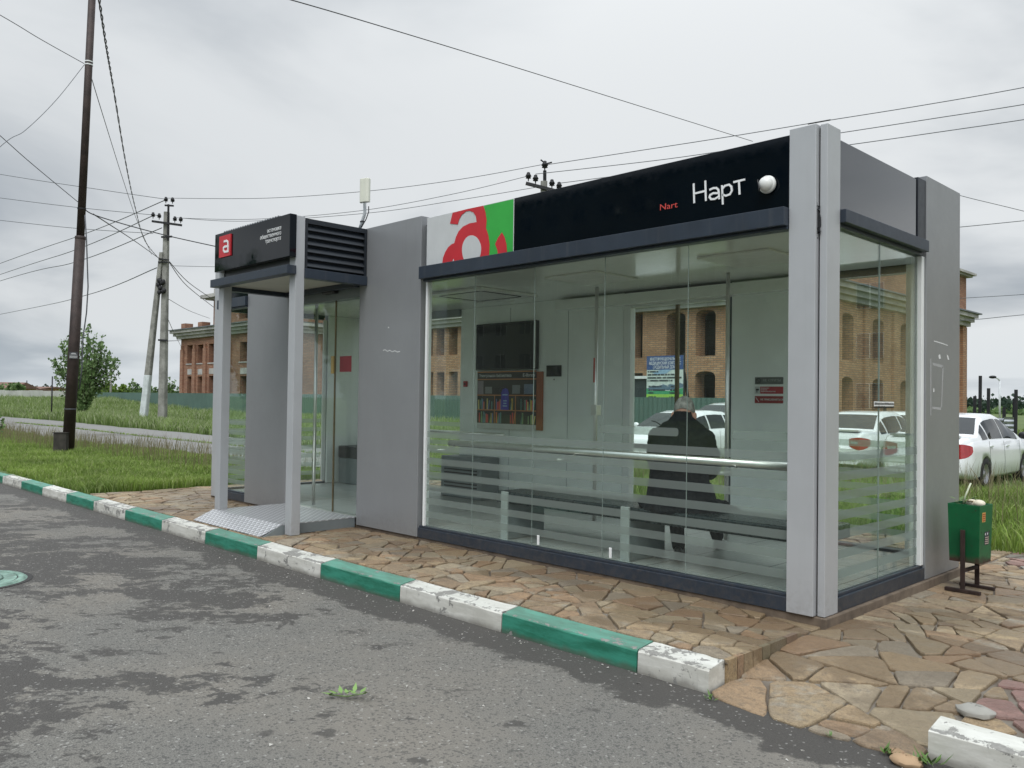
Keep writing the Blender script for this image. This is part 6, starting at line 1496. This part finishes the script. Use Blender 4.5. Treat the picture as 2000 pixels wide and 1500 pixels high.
wood('far_scrub', 'brown scrub in front of the far trees on the right', [g0(1875, 190), g0(1930, 160), g0(2000, 135), g0(2080, 120)], 60, 1.3, .6, 33, 'leaf_dark')
wood('far_trees', 'far trees on the horizon behind the buildings', [g0(-400, 260), g0(60, 300)], 70, 4, 1.0, 34)
def house(label, px0, px1, d, h, hr_, m, seed):
    a, b = g0(px0, d), g0(px1, d); t = empty('house', (a+b)/2, label, 'house', 'far houses on the left'); e = (b-a).normalized(); n_ = Vector((-e.y, e.x, 0))
    mb = MB(); mb.prism([a, b, b+n_*8, a+n_*8], (0, 0, h)); mb.build('wall', m, t)
    mb = MB(); r0 = [a-e*.5-n_*.5, b+e*.5-n_*.5, b+e*.5+n_*8.5, a-e*.5+n_*8.5]; u_ = Vector((0, 0, 1)); mid0, mid1 = (r0[0]+r0[3])/2+u_*(h+hr_), (r0[1]+r0[2])/2+u_*(h+hr_); r0 = [p+u_*h for p in r0]
    mb.add([*r0, mid0, mid1], [(0, 1, 5, 4), (2, 3, 4, 5), (0, 4, 3), (1, 2, 5)]); mb.build('roof', MT['house_roof'], t)
    L = (b-a).length; k = max(2, int(L/3.5))
    for i in range(k):
        c = a+e*(L*(i+.5)/k)-n_*.03; mb = MB(); mb.prism([c-e*.5+u_*.9, c+e*.5+u_*.9, c+e*.5+u_*2.0, c-e*.5+u_*2.0], n_*.028); mb.build('window', MT['dark_win'], t)
house('ochre house with brown pitched roof at the far left edge', -60, 20, 150, 2.2, 1.15, MT['house_ochre'], 1)
house('long low ochre building with dark roof on the far left', 54, 84, 165, 2.4, .35, MT['house_ochre'], 2)
house('low pale shed left of the long ochre building', 38, 56, 160, 1.9, .5, MT['wall_pale'], 3)
a_, b_ = g0(-120, 118), g0(134, 100); t = MB(); e = (b_-a_).normalized(); n_ = Vector((-e.y, e.x, 0)); L = (b_-a_).length; k = int(L/3)
for i in range(k): p = a_+e*(L*i/k+.01); q = a_+e*(L*(i+1)/k-.03); t.prism([p, q, q+n_*.15, p+n_*.15], (0, 0, 1.70+.03*((i*7) % 3)))
tag(t.build('concrete_wall', MT['wall_pale']), 'low pale concrete wall across the far meadow on the left', 'wall')
def mast(label, px, y0, y1, d, r_, m='wire_grey', arm=0):
    a, b = at(px, y0, d), at(px, y1, d); a.z = min(a.z, -.1); t = empty('lamp_mast' if arm else 'thin_mast', a, label, 'lamp post' if arm else 'mast'); b = Vector((a.x, a.y, b.z)) if not arm else b
    tube('shaft', [a, b], [r_*1.3, r_], MT[m], t, 8)
    if arm:
        e = Vector((CR.x, CR.y, 0))*-arm; tube('arm', [b-Vector((0, 0, .02)), b+e*.4+Vector((0, 0, arm*.4)), b+e+Vector((0, 0, arm*.55))], r_, MT[m], t, 6); q = b+e*1.25+Vector((0, 0, arm*.58)); mb = MB(); ball(mb, q, (.32, .32, .14), 6); mb.build('lamp_head', MT['iron'], t)
mast('pale street lamp far away above the silver fence', 1952.5, 812, 743, 75, .07, 'pvc', .5)
mast('thin rusty stake standing in the meadow left of the bushy tree', 101, 792, 735, 42, .03, 'iron')
mast('small aerial mast above the far ochre houses', 52, 762, 743, 160, .10)
mast('short grey mast rising above the fence bushes', 216, 775, 722, 80, .09, 'pole_conc')

# ------------------------------------------------------------------ across the road, behind the photographer (seen mirrored in the panels)
def block(label, x0, x1, y0, y1, h, m, face, nfl, seed):
    t = empty('apartment_block', ((x0+x1)/2, (y0+y1)/2, 0), label, 'building', 'apartment blocks mirrored in the glass'); box('wall', m, t, x0, x1, y0, y1, -.1, h, bevel=0); box('roof', MT['roof'], t, x0-.3, x1+.3, y0-.3, y1+.3, h+.002, h+.35, bevel=0)
    n = int((x1-x0)/3.2); yf = y1 if face > 0 else y0; rnd = random.Random(seed)
    for f_ in range(nfl):
        for i in range(n):
            xc = x0+(x1-x0)*(i+.5)/n; z = 1.1+f_*(h-.6)/nfl; fr = MB(); ya, yb = sorted((yf, yf+face*.05)); fr.box(xc-.74, xc+.74, ya, yb, z+.06, z+1.44); fo = fr.build('window', MT['white_trim'], t)
            ya, yb = sorted((yf+face*.052, yf+face*.06)); MB().box(xc-.72, xc-.03, ya, yb, z+.08, z+1.42).box(xc+.03, xc+.72, ya, yb, z+.08, z+1.42).build('pane', MT['dark_win'], fo)
            if rnd.random() < .12: MB().box(xc+1.0, xc+1.6, *sorted((yf, yf+face*.3)), z+.1, z+.6).build('air_conditioner', MT['white_plastic'], t)
block('grey six storey apartment block across the road', -66, -24, -58, -46, 19.5, MT['apart'], 1, 6, 1)
block('lower grey apartment block across the road, right of the tall one', 2, 30, -44, -33, 9.5, MT['apart'], 1, 3, 2)
block('yellow brick apartment block beside the car park', 6, 30, 46, 58, 8.8, MT['apart_yellow'], -1, 3, 3)
for i, (x, y, H_) in enumerate(((-9, -26, 7), (-22, -30, 8), (-39, -17, 8.6), (-47, -15, 10.8))):
    tree('street_tree', ('small leafy street tree across the road nearest the lower block', 'leafy street tree across the road before the tall block', 'street tree across the road beside the tallest one', 'tallest street tree across the road, farthest left')[i], (x, y, 0), H_, 5.5, MT['leaf_dark'], 26, 26, .32, 60+i, grp='trees across the road', trunk=.14)
